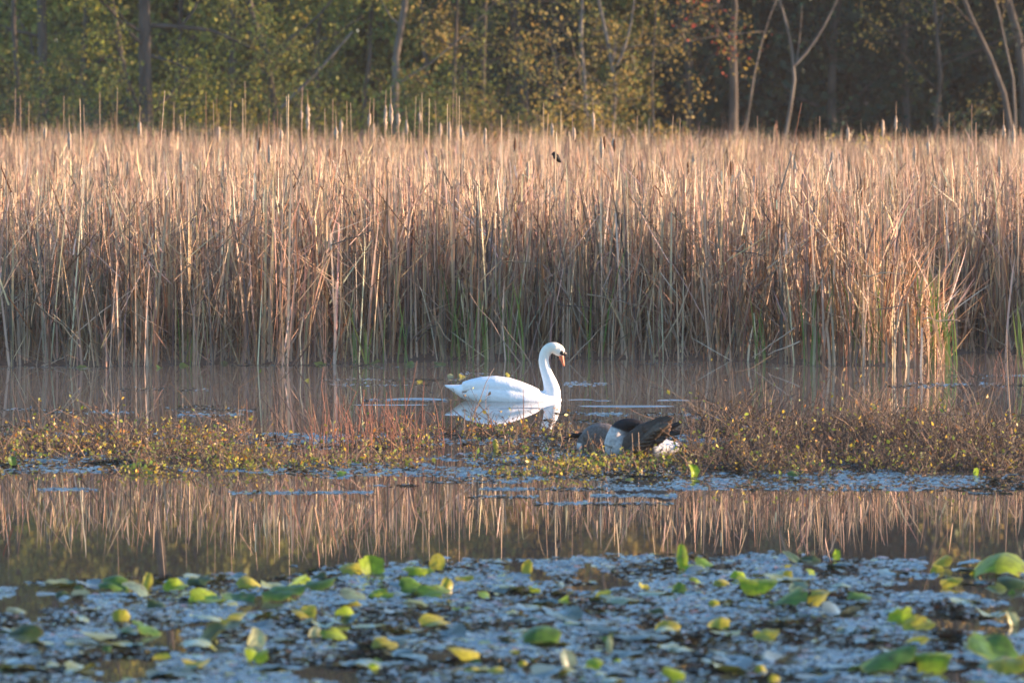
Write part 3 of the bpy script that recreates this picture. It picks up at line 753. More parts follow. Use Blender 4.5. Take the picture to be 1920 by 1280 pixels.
def make_pad(px, py, w, h, colk, pose, uniq=None):
    b = on_ground(px, py)
    sc = FPX / b[1]
    W = w / sc * (1.15 if py > 1000 else 1); Hh = h / sc * (1.1 if py > 1000 else 1)
    fl = HCAM / b[1]
    if pose == 'stand':
        L = max(Hh * 1.08, W * .9); a = math.asin(min(.97, Hh / L)); dome, cup = rng.uniform(-.1, .35), rng.uniform(-.15, .2)
        if w < 26: L = Hh * 1.1
    elif pose == 'dome':
        L = W * rng.uniform(.9, 1.1); a = math.asin(min(.85, Hh / L * .8)); dome, cup = rng.uniform(.03, .2), rng.uniform(.0, .16)
    else:
        L = W * rng.uniform(.8, 1.0); a = math.asin(min(.8, Hh / L * .8)); dome, cup = rng.uniform(.0, .15), rng.uniform(-.1, .1)
    V, F = pad_mesh(W, L, dome, cup)
    if pose != 'stand':
        k0 = rng.uniform(-2.6, 2.6) + pi; V = V @ np.array([[cos(k0), sin(k0), 0], [-sin(k0), cos(k0), 0], [0, 0, 1]])
    yaw = rng.uniform(-.5, .5) if pose != 'stand' else rng.uniform(-.7, .7)
    roll = rng.normal(0, .18)
    Mx = Matrix.Rotation(yaw, 3, 'Z') @ Matrix.Rotation(a, 3, 'X') @ Matrix.Rotation(roll, 3, 'Y')
    V = np.array([Mx @ Vector(v) for v in V])
    zmin = V[:, 2].min()
    V[:, 2] -= zmin + .012
    V[:, 1] -= V[np.argmin(V[:, 2]), 1] * .5
    c0 = np.array(PADCOL[colk]) * rng.uniform(.85, 1.15)
    col = np.tile(c0, (len(V), 1)) * (1 + rng.normal(0, .05, (len(V), 1)))
    # sallow margin and a little browning: the leaf's own ageing
    col[-18:] = col[-18:] * .7 + np.array((.40, .30, .06)) * .3
    me = new_mesh('lily_pad', V, F, col, smooth=True)
    o = link('lily_pad', me, M_pad, loc=(b[0], b[1], 0))
    o['category'] = 'lily pad'
    o['label'] = uniq or f'{PADNAME[colk]} lily pad {PADPOSE[pose]}'
    o['group'] = f'{PADNAME[colk]} lily pads, {pose}' if not uniq else 'raised lily pads'
    # stalk from the leaf's heart down into the water
    hp = V[0]
    P = np.array([[[hp[0], hp[1], hp[2] - .004], [hp[0] * .9, hp[1] * .9 + .01, hp[2] * .5], [hp[0] * .8, hp[1] * .8 + .02, -.12]]])
    Vs, Fs = tubes_geo(P, np.array([[.006, .007, .008]]), 5)
    link('stalk', new_mesh('stalk', Vs, Fs, smooth=True), M_padstem, o)

UNIQ = {(1873, 1079): 'widest bright green lily pad, raised on a stalk above the edge of the floating leaves',
        (1650, 1257): 'broad green lily pad lying beside an equally long bright yellow-green one',
        (1745, 1260): 'long bright yellow-green lily pad beside the broad green one',
        (477, 1217): 'upright lily pad with sun glare put into its pale colour',
        (1143, 1221): 'narrow pale lily pad standing like a blade behind a grey-green one',
        (1063, 1250): 'grey-green lily pad rolled into an upright cone'}
def near_mat(px, py):
    """picture-space outline of the floating leaf carpet, used once to lay it out on the pond"""
    top = np.interp(px, [-200, 0, 200, 400, 500, 640, 900, 1000, 1280, 1500, 1700, 1920, 2200], [1096, 1094, 1088, 1078, 1070, 1062, 1052, 1050, 1040, 1044, 1052, 1056, 1060])
    return py > top

def make_floating():
    # individual flat pads: the largest of the carpet
    cnt = 0
    while cnt < 190:
        px, py = rng.uniform(-20, 1940), 1050 + 230 * rng.random() ** .8
        if not near_mat(px, py): continue
        b = on_ground(px, py)
        W = rng.uniform(.11, .24)
        V, F = pad_mesh(W, W * rng.uniform(.8, 1.1), rng.uniform(-.05, .08), rng.uniform(-.05, .08), rad=3, ang=14)
        Mx = Matrix.Rotation(rng.uniform(0, 2 * pi), 3, 'Z') @ Matrix.Rotation(abs(rng.normal(0, R(6))), 3, 'X')
        V = np.array([Mx @ Vector(v) for v in V]); V[:, 2] -= V[:, 2].min() + .004
        ci = rng.integers(0, 3)
        col = np.array([(.06, .095, .06), (.10, .135, .11), (.18, .21, .045)][ci]) * rng.uniform(.85, 1.15)
        o = link('floating_pad', new_mesh('floating_pad', V, F, np.tile(col, (len(V), 1)), smooth=True), M_mat, loc=(b[0], b[1], 0))
        o['label'] = ['small', 'broad', 'very broad'][int(W > .15) + int(W > .2)] + ' flat ' + ['dark green', 'grey-green', 'yellow-green'][ci] + ' lily pad floating in the near leaf carpet'; o['category'] = 'lily pad'; o['group'] = o['label'].replace(' lily pad floating in the', ' pads of the')
        cnt += 1
    # the rest of the carpet and the thin drifts further out
    def drift(n, region, smin, smax, tilt, thr, seed, fx=.9, fy=.55):
        px = rng.uniform(region[0], region[1], n); py = rng.uniform(region[2], region[3], n)
        d = FPX * HCAM / (py - YH)
        x = (px - 960) / FPX * d; y = d
        ok = vnoise(x * fx + 20, y * fy + 20, seed) * .65 + vnoise(x * fx * 3, y * fy * 3, seed + 1) * .35 > thr
        return x[ok], y[ok], px[ok], py[ok]
    Vs, Fs, Cs, off = [], [], [], 0
    def add(x, y, smin, smax, tilt, pal, wts):
        nonlocal off
        n = len(x)
        s = rng.uniform(smin, smax, n)
        # small six-sided leaves, cupped, each tipped its own way
        k = 6
        a = np.arange(k) / k * 2 * pi
        az = rng.uniform(0, 2 * pi, n)
        loc = np.zeros((n, k + 1, 3))
        loc[:, 1:, 0] = np.cos(a)[None] * s[:, None] * .5; loc[:, 1:, 1] = np.sin(a)[None] * s[:, None] * rng.uniform(.3, .5, n)[:, None]
        curl = rng.normal(.0, .05, n)
        loc[:, 1:, 2] = (curl * s)[:, None] * np.cos(a * 2)[None] + (rng.normal(.02, .04, n) * s)[:, None]
        und = vnoise(x * 2.3 + 11, y * 1.1 + 5, 201) * .6 + vnoise(x * 6 + 3, y * 2.6, 202) * .4
        gx = np.tan(rng.normal(0, tilt * .6, n)); gy = np.tan(rng.normal(0, tilt * .55, n) - R(25) * (und - .46))
        ca, sa = np.cos(az)[:, None], np.sin(az)[:, None]
        X = loc[:, :, 0] * ca - loc[:, :, 1] * sa; Y = loc[:, :, 0] * sa + loc[:, :, 1] * ca
        Z = loc[:, :, 2] + X * gx[:, None] - Y * gy[:, None]
        Z += -Z.min(axis=1, keepdims=True) - .003
        V = np.stack([X + x[:, None], Y + y[:, None], Z], 2).reshape(-1, 3)
        f = np.array([[0, 1 + i, 1 + (i + 1) % k] for i in range(k)])[None] + (np.arange(n) * (k + 1))[:, None, None]
        Vs.append(V); Fs.append(f.reshape(-1, 3) + off); Cs.append(np.repeat(pick(pal, wts, n, .2), k + 1, axis=0)); off += len(V)
    PAL = [(.08, .115, .105), (.11, .15, .14), (.20, .23, .05), (.16, .09, .05), (.04, .055, .04)]
    x, y, px, py = drift(62000, (-40, 1960, 1036, 1300), 0, 0, 0, .33, 91, 2.0, .8)
    ok = near_mat(px + rng.normal(0, 12, len(px)), py + rng.normal(0, 3, len(py)))
    add(x[ok], y[ok], .02, .085, R(5), PAL, [4, 4, .7, .8, 1.4])
    o = link('floating_leaves', new_mesh('floating_leaves', np.concatenate(Vs), np.concatenate(Fs), np.concatenate(Cs)), M_mat)
    o['kind'] = 'stuff'; o['label'] = 'carpet of small grey-green floating leaves covering the near water'; o['category'] = 'floating leaves'
    Vs.clear(); Fs.clear(); Cs.clear(); off = 0
    x, y, px, py = drift(26000, (-40, 1960, 812, 922), 0, 0, 0, .42, 95, .7, .9)
    ok = py < np.interp(px, [0, 300, 640, 900, 1280, 1920], [905, 906, 912, 918, 920, 922])
    add(x[ok], y[ok], .025, .07, R(6), PAL, [4, 4, .3, .6, 2])
    for (x0, x1, yy, n) in [(430, 640, 925, 300), (560, 700, 924, 150), (880, 1010, 932, 200), (1000, 1260, 945, 420), (1110, 1270, 930, 420), (1820, 1900, 926, 150), (70, 180, 918, 150), (900, 1200, 918, 300),
                            (0, 120, 768, 120), (60, 250, 772, 150), (310, 480, 768, 200), (330, 460, 778, 160), (330, 400, 762, 90), (220, 310, 730, 90), (335, 395, 731, 60), (600, 860, 712, 420), (620, 800, 722, 200), (860, 940, 701, 80), (1060, 1150, 720, 120), (1040, 1180, 776, 200), (1010, 1130, 789, 150), (1200, 1330, 777, 160), (1290, 1400, 783, 150), (1700, 1920, 721, 400), (1660, 1800, 725, 160), (1780, 1930, 705, 260), (430, 560, 685, 150), (0, 200, 690, 200), (560, 720, 684, 180), (1180, 1300, 683, 110), (650, 800, 690, 120), (1420, 1560, 688, 90), (0, 60, 800, 60), (1350, 1500, 800, 160), (1750, 1850, 778, 140), (680, 840, 750, 260)]:
        pxs = rng.uniform(x0, x1, n); pys = yy + rng.normal(0, 1.6, n)
        d = FPX * HCAM / (pys - YH)
        add((pxs - 960) / FPX * d, d, 0.02, .06, R(6), PAL, [4, 4, .5, .5, 1])
    o = link('drifting_leaves', new_mesh('drifting_leaves', np.concatenate(Vs), np.concatenate(Fs), np.concatenate(Cs)), M_mat)
    o['kind'] = 'stuff'; o['label'] = 'thin drifts of tiny floating leaves on the open water'; o['category'] = 'floating leaves'
    extra = []
    while len(extra) < 26:
        px, py = rng.uniform(0, 1920), 1060 + 215 * rng.random()
        if near_mat(px, py - 12): extra.append((px, py, rng.uniform(14, 34), rng.uniform(7, 14), random.choice(['yellow', 'yellow', 'bright', 'bright', 'green', 'dark']), random.choice(['low', 'low', 'dome'])))
    for p in extra: make_pad(*p)
    for p in pads:
        make_pad(*p, uniq=UNIQ.get((p[0], p[1])))
    for px, py, w, h, ck, ps in [(787, 717, 12, 8, 'yellow', 'stand'), (845, 707, 12, 9, 'pale', 'stand'), (866, 707, 14, 9, 'yellow', 'dome'), (952, 705, 12, 9, 'yellow', 'dome'), (152, 690, 22, 8, 'green', 'dome'), (250, 684, 26, 6, 'green', 'low'), (298, 690, 14, 7, 'green', 'dome'), (345, 686, 20, 7, 'green', 'low'), (770, 684, 16, 10, 'green', 'stand'), (420, 682, 14, 9, 'green', 'stand'), (600, 684, 22, 8, 'green', 'low'), (575, 714, 10, 6, 'yellow', 'dome'), (700, 682, 30, 8, 'green', 'low'), (825, 684, 24, 8, 'green', 'low')]:
        if ps == 'stand':
            u = 'small lily pad standing up beside the water at the foot of the reeds' if py < 700 else 'small lily pad tipped up on the open water near the swan'
        else:
            u = 'small lily pad floating at the foot of the reeds' if py < 700 else 'small lily pad afloat on the open water near the swan'
        make_pad(px, py, w, h, ck, ps, uniq=u)
make_floating()

# ------------------------------------------------------------------ weedy mud bar across the pond
def make_bar():
    px = np.linspace(-150, 2070, 111); py = np.linspace(792, 902, 40)
    PX, PY = np.meshgrid(px, py)
    D = FPX * HCAM / (PY - YH); X = (PX - 960) / FPX * D
    t = (PY - 792) / 110
    Z = -.235 + .16 * np.sin(pi * t) ** .8 + (vnoise(X * 1.6 + 9, D * 1.1, 61) - .5) * .16
    i = np.arange(PX.size).reshape(PX.shape)
    F = np.stack([i[1:, :-1], i[1:, 1:], i[:-1, 1:], i[:-1, :-1]], 2).reshape(-1, 4)
    link('mud_bar', new_mesh('mud_bar', np.stack([X, D, Z], 2).reshape(-1, 3), F, smooth=True), M_mud, kind='structure')

    TW = [(.12, .082, .055), (.075, .05, .036), (.19, .12, .075), (.32, .21, .12), (.05, .037, .03)]
    LF = [(.58, .42, .05), (.48, .20, .03), (.36, .37, .04), (.20, .27, .04), (.36, .20, .09), (.50, .42, .14), (.10, .06, .035)]
    n = 14500
    px = np.where(rng.random(n) < .76, rng.uniform(-60, 1980, n), rng.uniform(1300, 1980, n))
    py = 806 + 88 * rng.random(n) ** .9
    right = px > 1300
    thr = np.where(right, .37, .46) - .13 * ((px > 930) & (px < 1320) & (py > 835))
    x = (px - 960) / FPX * (FPX * HCAM / (py - YH)); y = FPX * HCAM / (py - YH)
    dens = vnoise(x * 1.1 + 3, y * .8 + 5, 65) * .6 + vnoise(x * 3.3, y * 2, 66) * .4
    front = np.clip((py - 868) / 28, 0, 1) * .35
    ok = dens > thr + front
    ok &= ~((px > 1085) & (px < 1285) & (py < 846))
    px, py, x, y = px[ok], py[ok], x[ok], y[ok]; n = len(px)
    right = px > 1300
    hgt = rng.uniform(.06, .21, n) * np.where(right, 1.9, 1.2) * (1 - .55 * np.clip((py - 850) / 45, 0, 1))
    hgt *= .55 + .9 * vnoise(x * 2.2 + 7, y * 1.3, 68)
    hgt *= np.where((px > 1070) & (px < 1290), .6, 1)
    hgt *= 1 + 1.0 * (rng.random(n) < .04) * (py < 850)
    K = 5
    P = np.zeros((n, K, 3)); P[:, 0] = np.stack([x, y, np.full(n, -.02)], 1)
    d = rng.normal(0, .75, (n, 3)); d[:, 2] = np.abs(d[:, 2]) * .8 + .45
    for k in range(1, K):
        d = d + rng.normal(0, .45, (n, 3)); d[:, 2] += -.1 * k * rng.random(n)
        dn = d / np.linalg.norm(d, axis=1, keepdims=True)
        P[:, k] = P[:, k - 1] + dn * (hgt * 1.5 / (K - 1))[:, None]
        P[:, k, 2] = np.maximum(P[:, k, 2], .0)
    r = np.linspace(1, .45, K)[None] * rng.uniform(.0022, .006, n)[:, None]
    V, F = tubes_geo(P, r, 3)
    c = np.repeat(np.where(right[:, None], pick(TW, [2.5, 4, 1, .4, 4], n, .2), pick(TW, [3, 2.5, 2.2, 1.2, 1.5], n, .2)), K * 3, axis=0)
    o = link('dead_weed_stems', new_mesh('dead_weed_stems', V, F, c), M_twig)
    o['kind'] = 'stuff'; o['label'] = 'low tangle of dead brown weed stems along the mud bar'; o['category'] = 'weeds'
    # leaves on the stems
    per = (rng.random(n) * np.where(right, 2.1, 4.4)).astype(int)
    idx = np.repeat(np.arange(n), per); m = len(idx)
    k = rng.integers(1, K, m)
    cpos = P[idx, k] + rng.normal(0, .012, (m, 3))
    low = py[idx] > 858
    sz = rng.uniform(.018, .05, m) * np.where(rng.random(m) < .05, 1.3, 1.0)
    wts_back = pick(LF, [2.4, 2.2, 2.0, 1.2, 1.8, .8, 3.0], m, .22); wts_front = pick(LF, [3.2, 1.0, 3.6, 2.4, .8, .9, .8], m, .22)
    col = np.where(low[:, None], wts_front, wts_back)
    V, F = leaves_geo(cpos, sz, sz * rng.uniform(.4, .75, m), rand_dirs(m, .4), rand_dirs(m, .6))
    o = link('weed_leaves', new_mesh('weed_leaves', V, F, np.repeat(col, 4, axis=0)), M_marshleaf)
    o['kind'] = 'stuff'; o['label'] = 'small yellow, orange and olive leaves on the weeds of the mud bar'; o['category'] = 'leaves'

    # tall bare stems that can be told apart
    def stem(pts, r, col, lab, grp, Y0=None):
        b = on_ground(pts[0][0], pts[0][1])
        w = [np.array([b[0], b[1], -.03])]
        yy = b[1]
        for (qx, qy) in pts[1:]:
            yy += rng.normal(0, .02)
            w.append(at_depth(qx, qy, yy))
        Pm = resample(w, max(5, 2 * len(w) + 1))
        V, F = tubes_geo((Pm - w[0])[None], np.linspace(r, r * .45, len(Pm))[None], 5)
        o = link('bare_stem', new_mesh('bare_stem', V, F, np.tile(np.array(col), (len(V), 1)), smooth=True), M_twig, loc=tuple(w[0]))
        o['label'] = lab; o['category'] = 'stem'; o['group'] = grp
    RED, DRK, TAN = (.24, .10, .06), (.08, .05, .04), (.40, .26, .16)
    la = 'bare reddish weed stem rising from the mud bar'; ga = 'reddish stems on the mud bar'
    lb = 'dark crooked weed stem poking out of the mud bar'; gb = 'dark crooked stems on the mud bar'
    lc = 'pale dry stem standing upright on the mud bar'; gc = 'pale upright stems on the mud bar'
    for pts, cl in [([(50, 830), (35, 780), (24, 735), (22, 710)], 'd'), ([(62, 815), (48, 765), (32, 725)], 'd'), ([(105, 810), (95, 785), (93, 762)], 'd'), ([(190, 815), (175, 780), (162, 752)], 'd'), ([(172, 810), (180, 775), (187, 752)], 'd'), ([(130, 815), (135, 790), (138, 765)], 'r'), ([(235, 840), (225, 800), (222, 772)], 'd'),
                    ([(295, 810), (310, 787), (328, 795), (350, 803)], 'd'), ([(612, 820), (608, 760), (602, 725), (606, 689)], 'r'), ([(625, 815), (638, 780), (634, 745)], 'r'), ([(570, 815), (545, 770), (520, 735), (492, 710)], 'd'), ([(600, 810), (550, 770), (552, 752), (575, 738), (592, 755)], 'd'), ([(540, 815), (515, 775), (492, 748)], 'd'), ([(462, 810), (463, 775), (462, 748)], 'r'), ([(640, 790), (655, 760), (668, 735), (650, 722)], 'r'), ([(690, 810), (680, 760), (682, 730)], 'r'), ([(665, 810), (650, 775), (640, 760)], 'r'),
                    ([(735, 815), (735, 770), (730, 722)], 'r'), ([(728, 810), (722, 770), (725, 735)], 'r'), ([(748, 820), (762, 760), (775, 715), (781, 678)], 'r'), ([(755, 815), (760, 760), (757, 705)], 'r'), ([(790, 815), (792, 760), (795, 715)], 'r'), ([(833, 810), (831, 770), (826, 725), (800, 690)], 'd'), ([(820, 800), (810, 778), (795, 770), (780, 782)], 'r'), ([(885, 815), (875, 790), (838, 758)], 'd'), ([(892, 800), (890, 775), (893, 757)], 'r'), ([(975, 820), (982, 780), (981, 730)], 'r'), ([(925, 815), (922, 800), (921, 785)], 'r'), ([(1060, 820), (1062, 800), (1061, 788)], 'd'),
                    ([(1120, 860), (1112, 835), (1104, 818)], 't'), ([(1140, 866), (1130, 840), (1125, 822)], 't'), ([(1157, 855), (1155, 835), (1156, 810)], 't'), ([(1186, 862), (1186, 835), (1185, 812)], 't'), ([(1198, 862), (1198, 838), (1197, 810)], 't'),
                    ([(1322, 815), (1323, 785), (1322, 755)], 't'), ([(1362, 810), (1358, 780), (1366, 762)], 't'), ([(1405, 812), (1408, 785), (1403, 760)], 't'), ([(1375, 800), (1380, 780), (1387, 766)], 'd'), ([(1440, 800), (1434, 765), (1436, 715)], 't'), ([(1442, 790), (1446, 750), (1452, 730)], 't'), ([(1455, 790), (1462, 750), (1470, 725), (1488, 708)], 'd'), ([(1500, 795), (1482, 760), (1472, 728)], 'd'), ([(1520, 800), (1528, 760), (1534, 730)], 'r'), ([(1542, 790), (1545, 755), (1535, 728)], 'r'), ([(1548, 745), (1550, 740), (1548, 745)], 'd'), ([(1590, 800), (1600, 770), (1610, 750)], 'd'), ([(1660, 800), (1640, 780), (1632, 765)], 'd'),
                    ([(1690, 800), (1698, 770), (1702, 742), (1720, 745), (1735, 758)], 't'), ([(1720, 800), (1712, 780), (1702, 760)], 'd'), ([(1738, 805), (1750, 770), (1765, 748)], 'd'), ([(1900, 840), (1894, 780), (1889, 700), (1887, 618)], 't'), ([(1870, 830), (1868, 790), (1853, 757)], 'd'), ([(1893, 850), (1880, 800), (1860, 765)], 'd'), ([(1905, 860), (1890, 810), (1875, 760)], 'd'), ([(1885, 850), (1895, 800), (1912, 770)], 'd'), ([(1910, 855), (1902, 815), (1896, 770)], 'd'), ([(1875, 845), (1868, 805), (1872, 750)], 'd'), ([(1400, 800), (1420, 790), (1445, 802)], 'd'), ([(1820, 812), (1830, 790), (1850, 782)], 'd')]:
        if len(set(pts)) < len(pts): continue
        col, lab, grp = {'r': (RED, la, ga), 'd': (DRK, lb, gb), 't': (TAN, lc, gc)}[cl]
        stem(pts, .0062 if cl != 't' else .007, np.array(col) * rng.uniform(.8, 1.25), lab, grp)
    for i in range(190):
        cx = random.choice([620, 640, 670, 690, 720, 745, 760, 785, 640, 660, 700, 740, 770, 600, 150, 300, 480, 880, 1480, 1540, 1600, 1650, 1700, 1880, 1895, 1905])
        x0 = cx + rng.normal(0, 40); y0 = rng.uniform(805, 850)
        if 1080 < x0 < 1290: continue
        h = rng.uniform(18, 62) * (1.35 if 560 < x0 < 860 else 1); dx = rng.normal(0, 16)
        cl = 'r' if 560 < x0 < 900 else 'd'
        col, lab, grp = {'r': (RED, la, ga), 'd': (DRK, lb, gb)}[cl]
        stem([(x0, y0), (x0 + dx * .4, y0 - h * .6), (x0 + dx, y0 - h)], .005, np.array(col) * rng.uniform(.7, 1.3), lab, grp)
    # dark dead stems standing in the water before the recess of the reed bed
    for i in range(46):
        x0 = 1780 + 150 * rng.random() ** .7; y0 = rng.uniform(688, 722)
        h = rng.uniform(14, 34) * (1 + 2.0 * np.clip((x0 - 1860) / 60, 0, 1)); dx = rng.normal(0, 10)
        stem([(x0, y0), (x0 + dx * .5, y0 - h * .6), (x0 + dx, y0 - h)], .005, np.array(random.choice([DRK, RED, DRK])) * rng.uniform(.7, 1.4), 'dead stem standing in the shallows before the dark reeds', 'dead stems in the shallows')
    # larger leaves lying in the weeds
    for px, py, w, h, ck in [(85, 812, 20, 14, 'green'), (22, 872, 18, 20, 'green'), (1335, 862, 24, 22, 'green'), (1300, 893, 22, 26, 'bright'), (930, 840, 12, 20, 'yellow'), (1490, 893, 30, 10, 'green'), (1830, 890, 14, 16, 'bright'), (1180, 900, 20, 8, 'yellow'), (640, 890, 22, 8, 'bright'), (250, 880, 34, 8, 'green')]:
        make_pad(px, py, w, h, ck, 'stand' if h > 15 else 'low', uniq=f'{PADNAME[ck]} leaf caught among the weeds of the mud bar')
make_bar()

# ------------------------------------------------------------------ birds
def loft_x(st, seg=20):
    """closed body along x: stations (x, ztop, zbot, halfwidth, ycentre)"""
    V, F = [], []
    for (x, zt, zb, hw, yc) in st:
        for j in range(seg):
            a = 2 * pi * j / seg
            V.append((x, yc + hw * cos(a), (zt + zb) / 2 + (zt - zb) / 2 * sin(a)))
    n = len(st)
    for i in range(n - 1):
        for j in range(seg):
            j2 = (j + 1) % seg
            F.append([i * seg + j, (i + 1) * seg + j, (i + 1) * seg + j2, i * seg + j2])
    F.append(list(range(seg))); F.append([(n - 1) * seg + j for j in reversed(range(seg))])
    return V, F

def path_tube(pts, seg=14, k=26):
    """closed tube through (x,y,z,r) points"""
    p = np.array(pts, float)
    d = np.concatenate([[0], np.cumsum(np.linalg.norm(np.diff(p[:, :3], axis=0), axis=1))])
    t = np.linspace(0, d[-1], k)
    # smooth by averaging the piecewise-linear samples
    q = np.stack([np.interp(t, d, p[:, i]) for i in range(4)], 1)
    for _ in range(2):
        q[1:-1] = (q[:-2] + 2 * q[1:-1] + q[2:]) / 4
    V, F = [], []
    for i in range(k):
        tg = q[min(i + 1, k - 1), :3] - q[max(i - 1, 0), :3]; tg /= np.linalg.norm(tg)
        e1 = np.cross(tg, [0, 1.0, 0.001]); e1 /= np.linalg.norm(e1); e2 = np.cross(tg, e1)
        for j in range(seg):
            a = 2 * pi * j / seg
            V.append(tuple(q[i, :3] + (e1 * cos(a) + e2 * sin(a)) * q[i, 3]))
    for i in range(k - 1):
        for j in range(seg):
            j2 = (j + 1) % seg
            F.append([i * seg + j, i * seg + j2, (i + 1) * seg + j2, (i + 1) * seg + j])
    F.append(list(reversed(range(seg)))); F.append([(k - 1) * seg + j for j in range(seg)])
    return V, F

def ellipsoid(c, r, rot=None, seg=16, rings=10):
    V, F = [], []
    Mx = rot or Matrix.Identity(3)
    for i in range(rings + 1):
        ph = pi * i / rings
        for j in range(seg):
            a = 2 * pi * j / seg
            v = Mx @ Vector((r[0] * sin(ph) * cos(a), r[1] * sin(ph) * sin(a), r[2] * cos(ph)))
            V.append((v.x + c[0], v.y + c[1], v.z + c[2]))
    for i in range(rings):
        for j in range(seg):
            j2 = (j + 1) % seg
            F.append([i * seg + j, (i + 1) * seg + j, (i + 1) * seg + j2, i * seg + j2])
    return V, F

def fuse(parts, voxel, smooth_it=6, colour=None, name='body'):
    """fuse closed shapes into one continuous skin"""
    V, F = [], []
    for v, f in parts:
        o = len(V); V += list(v); F += [[i + o for i in q] for q in f]
    me = bpy.data.meshes.new('tmp'); me.from_pydata(V, [], F); me.update()
    bm = bmesh.new(); bm.from_mesh(me); bmesh.ops.remove_doubles(bm, verts=bm.verts, dist=1e-5); bmesh.ops.recalc_face_normals(bm, faces=bm.faces); bm.to_mesh(me); bm.free()
    ob = bpy.data.objects.new('tmp', me); C.objects.link(ob)
    m = ob.modifiers.new('r', 'REMESH'); m.mode = 'VOXEL'; m.voxel_size = voxel
    s = ob.modifiers.new('s', 'SMOOTH'); s.iterations = smooth_it; s.factor = .5
    dg = bpy.context.evaluated_depsgraph_get()
    out = bpy.data.meshes.new_from_object(ob.evaluated_get(dg))
    bpy.data.objects.remove(ob); out.name = name
    n = len(out.vertices)
    co = np.zeros(n * 3, np.float32); out.vertices.foreach_get('co', co); co = co.reshape(-1, 3)
    if colour is not None:
        a = out.color_attributes.new('Col', 'FLOAT_COLOR', 'POINT')
        c4 = np.ones((n, 4), np.float32); c4[:, :3] = colour(co)
        a.data.foreach_set('color', c4.ravel())
    out.polygons.foreach_set('use_smooth', np.ones(len(out.polygons), bool))
    return out

def feather_mesh(L, W, thick, col, bend=0.0, name='feather'):
    """long rounded vane with a raised shaft, along +x"""
    prof = [(0, .25), (.12, .7), (.35, 1), (.7, .95), (.9, .7), (1, .12)]
    V, F = [], []
    for t, w in prof:
        x = t * L; zb = bend * L * t * t
        for y, z in ((-W / 2 * w, 0), (0, thick), (W / 2 * w, 0), (0, -thick * .4)):
            V.append((x, y, z + zb))
    for i in range(len(prof) - 1):
        for j in range(4):
            j2 = (j + 1) % 4
            F.append([i * 4 + j, i * 4 + j2, (i + 1) * 4 + j2, (i + 1) * 4 + j])
    F.append([3, 2, 1, 0]); e = (len(prof) - 1) * 4; F.append([e, e + 1, e + 2, e + 3])
    return new_mesh(name, V, F, np.tile(np.array(col), (len(V), 1)), smooth=True)

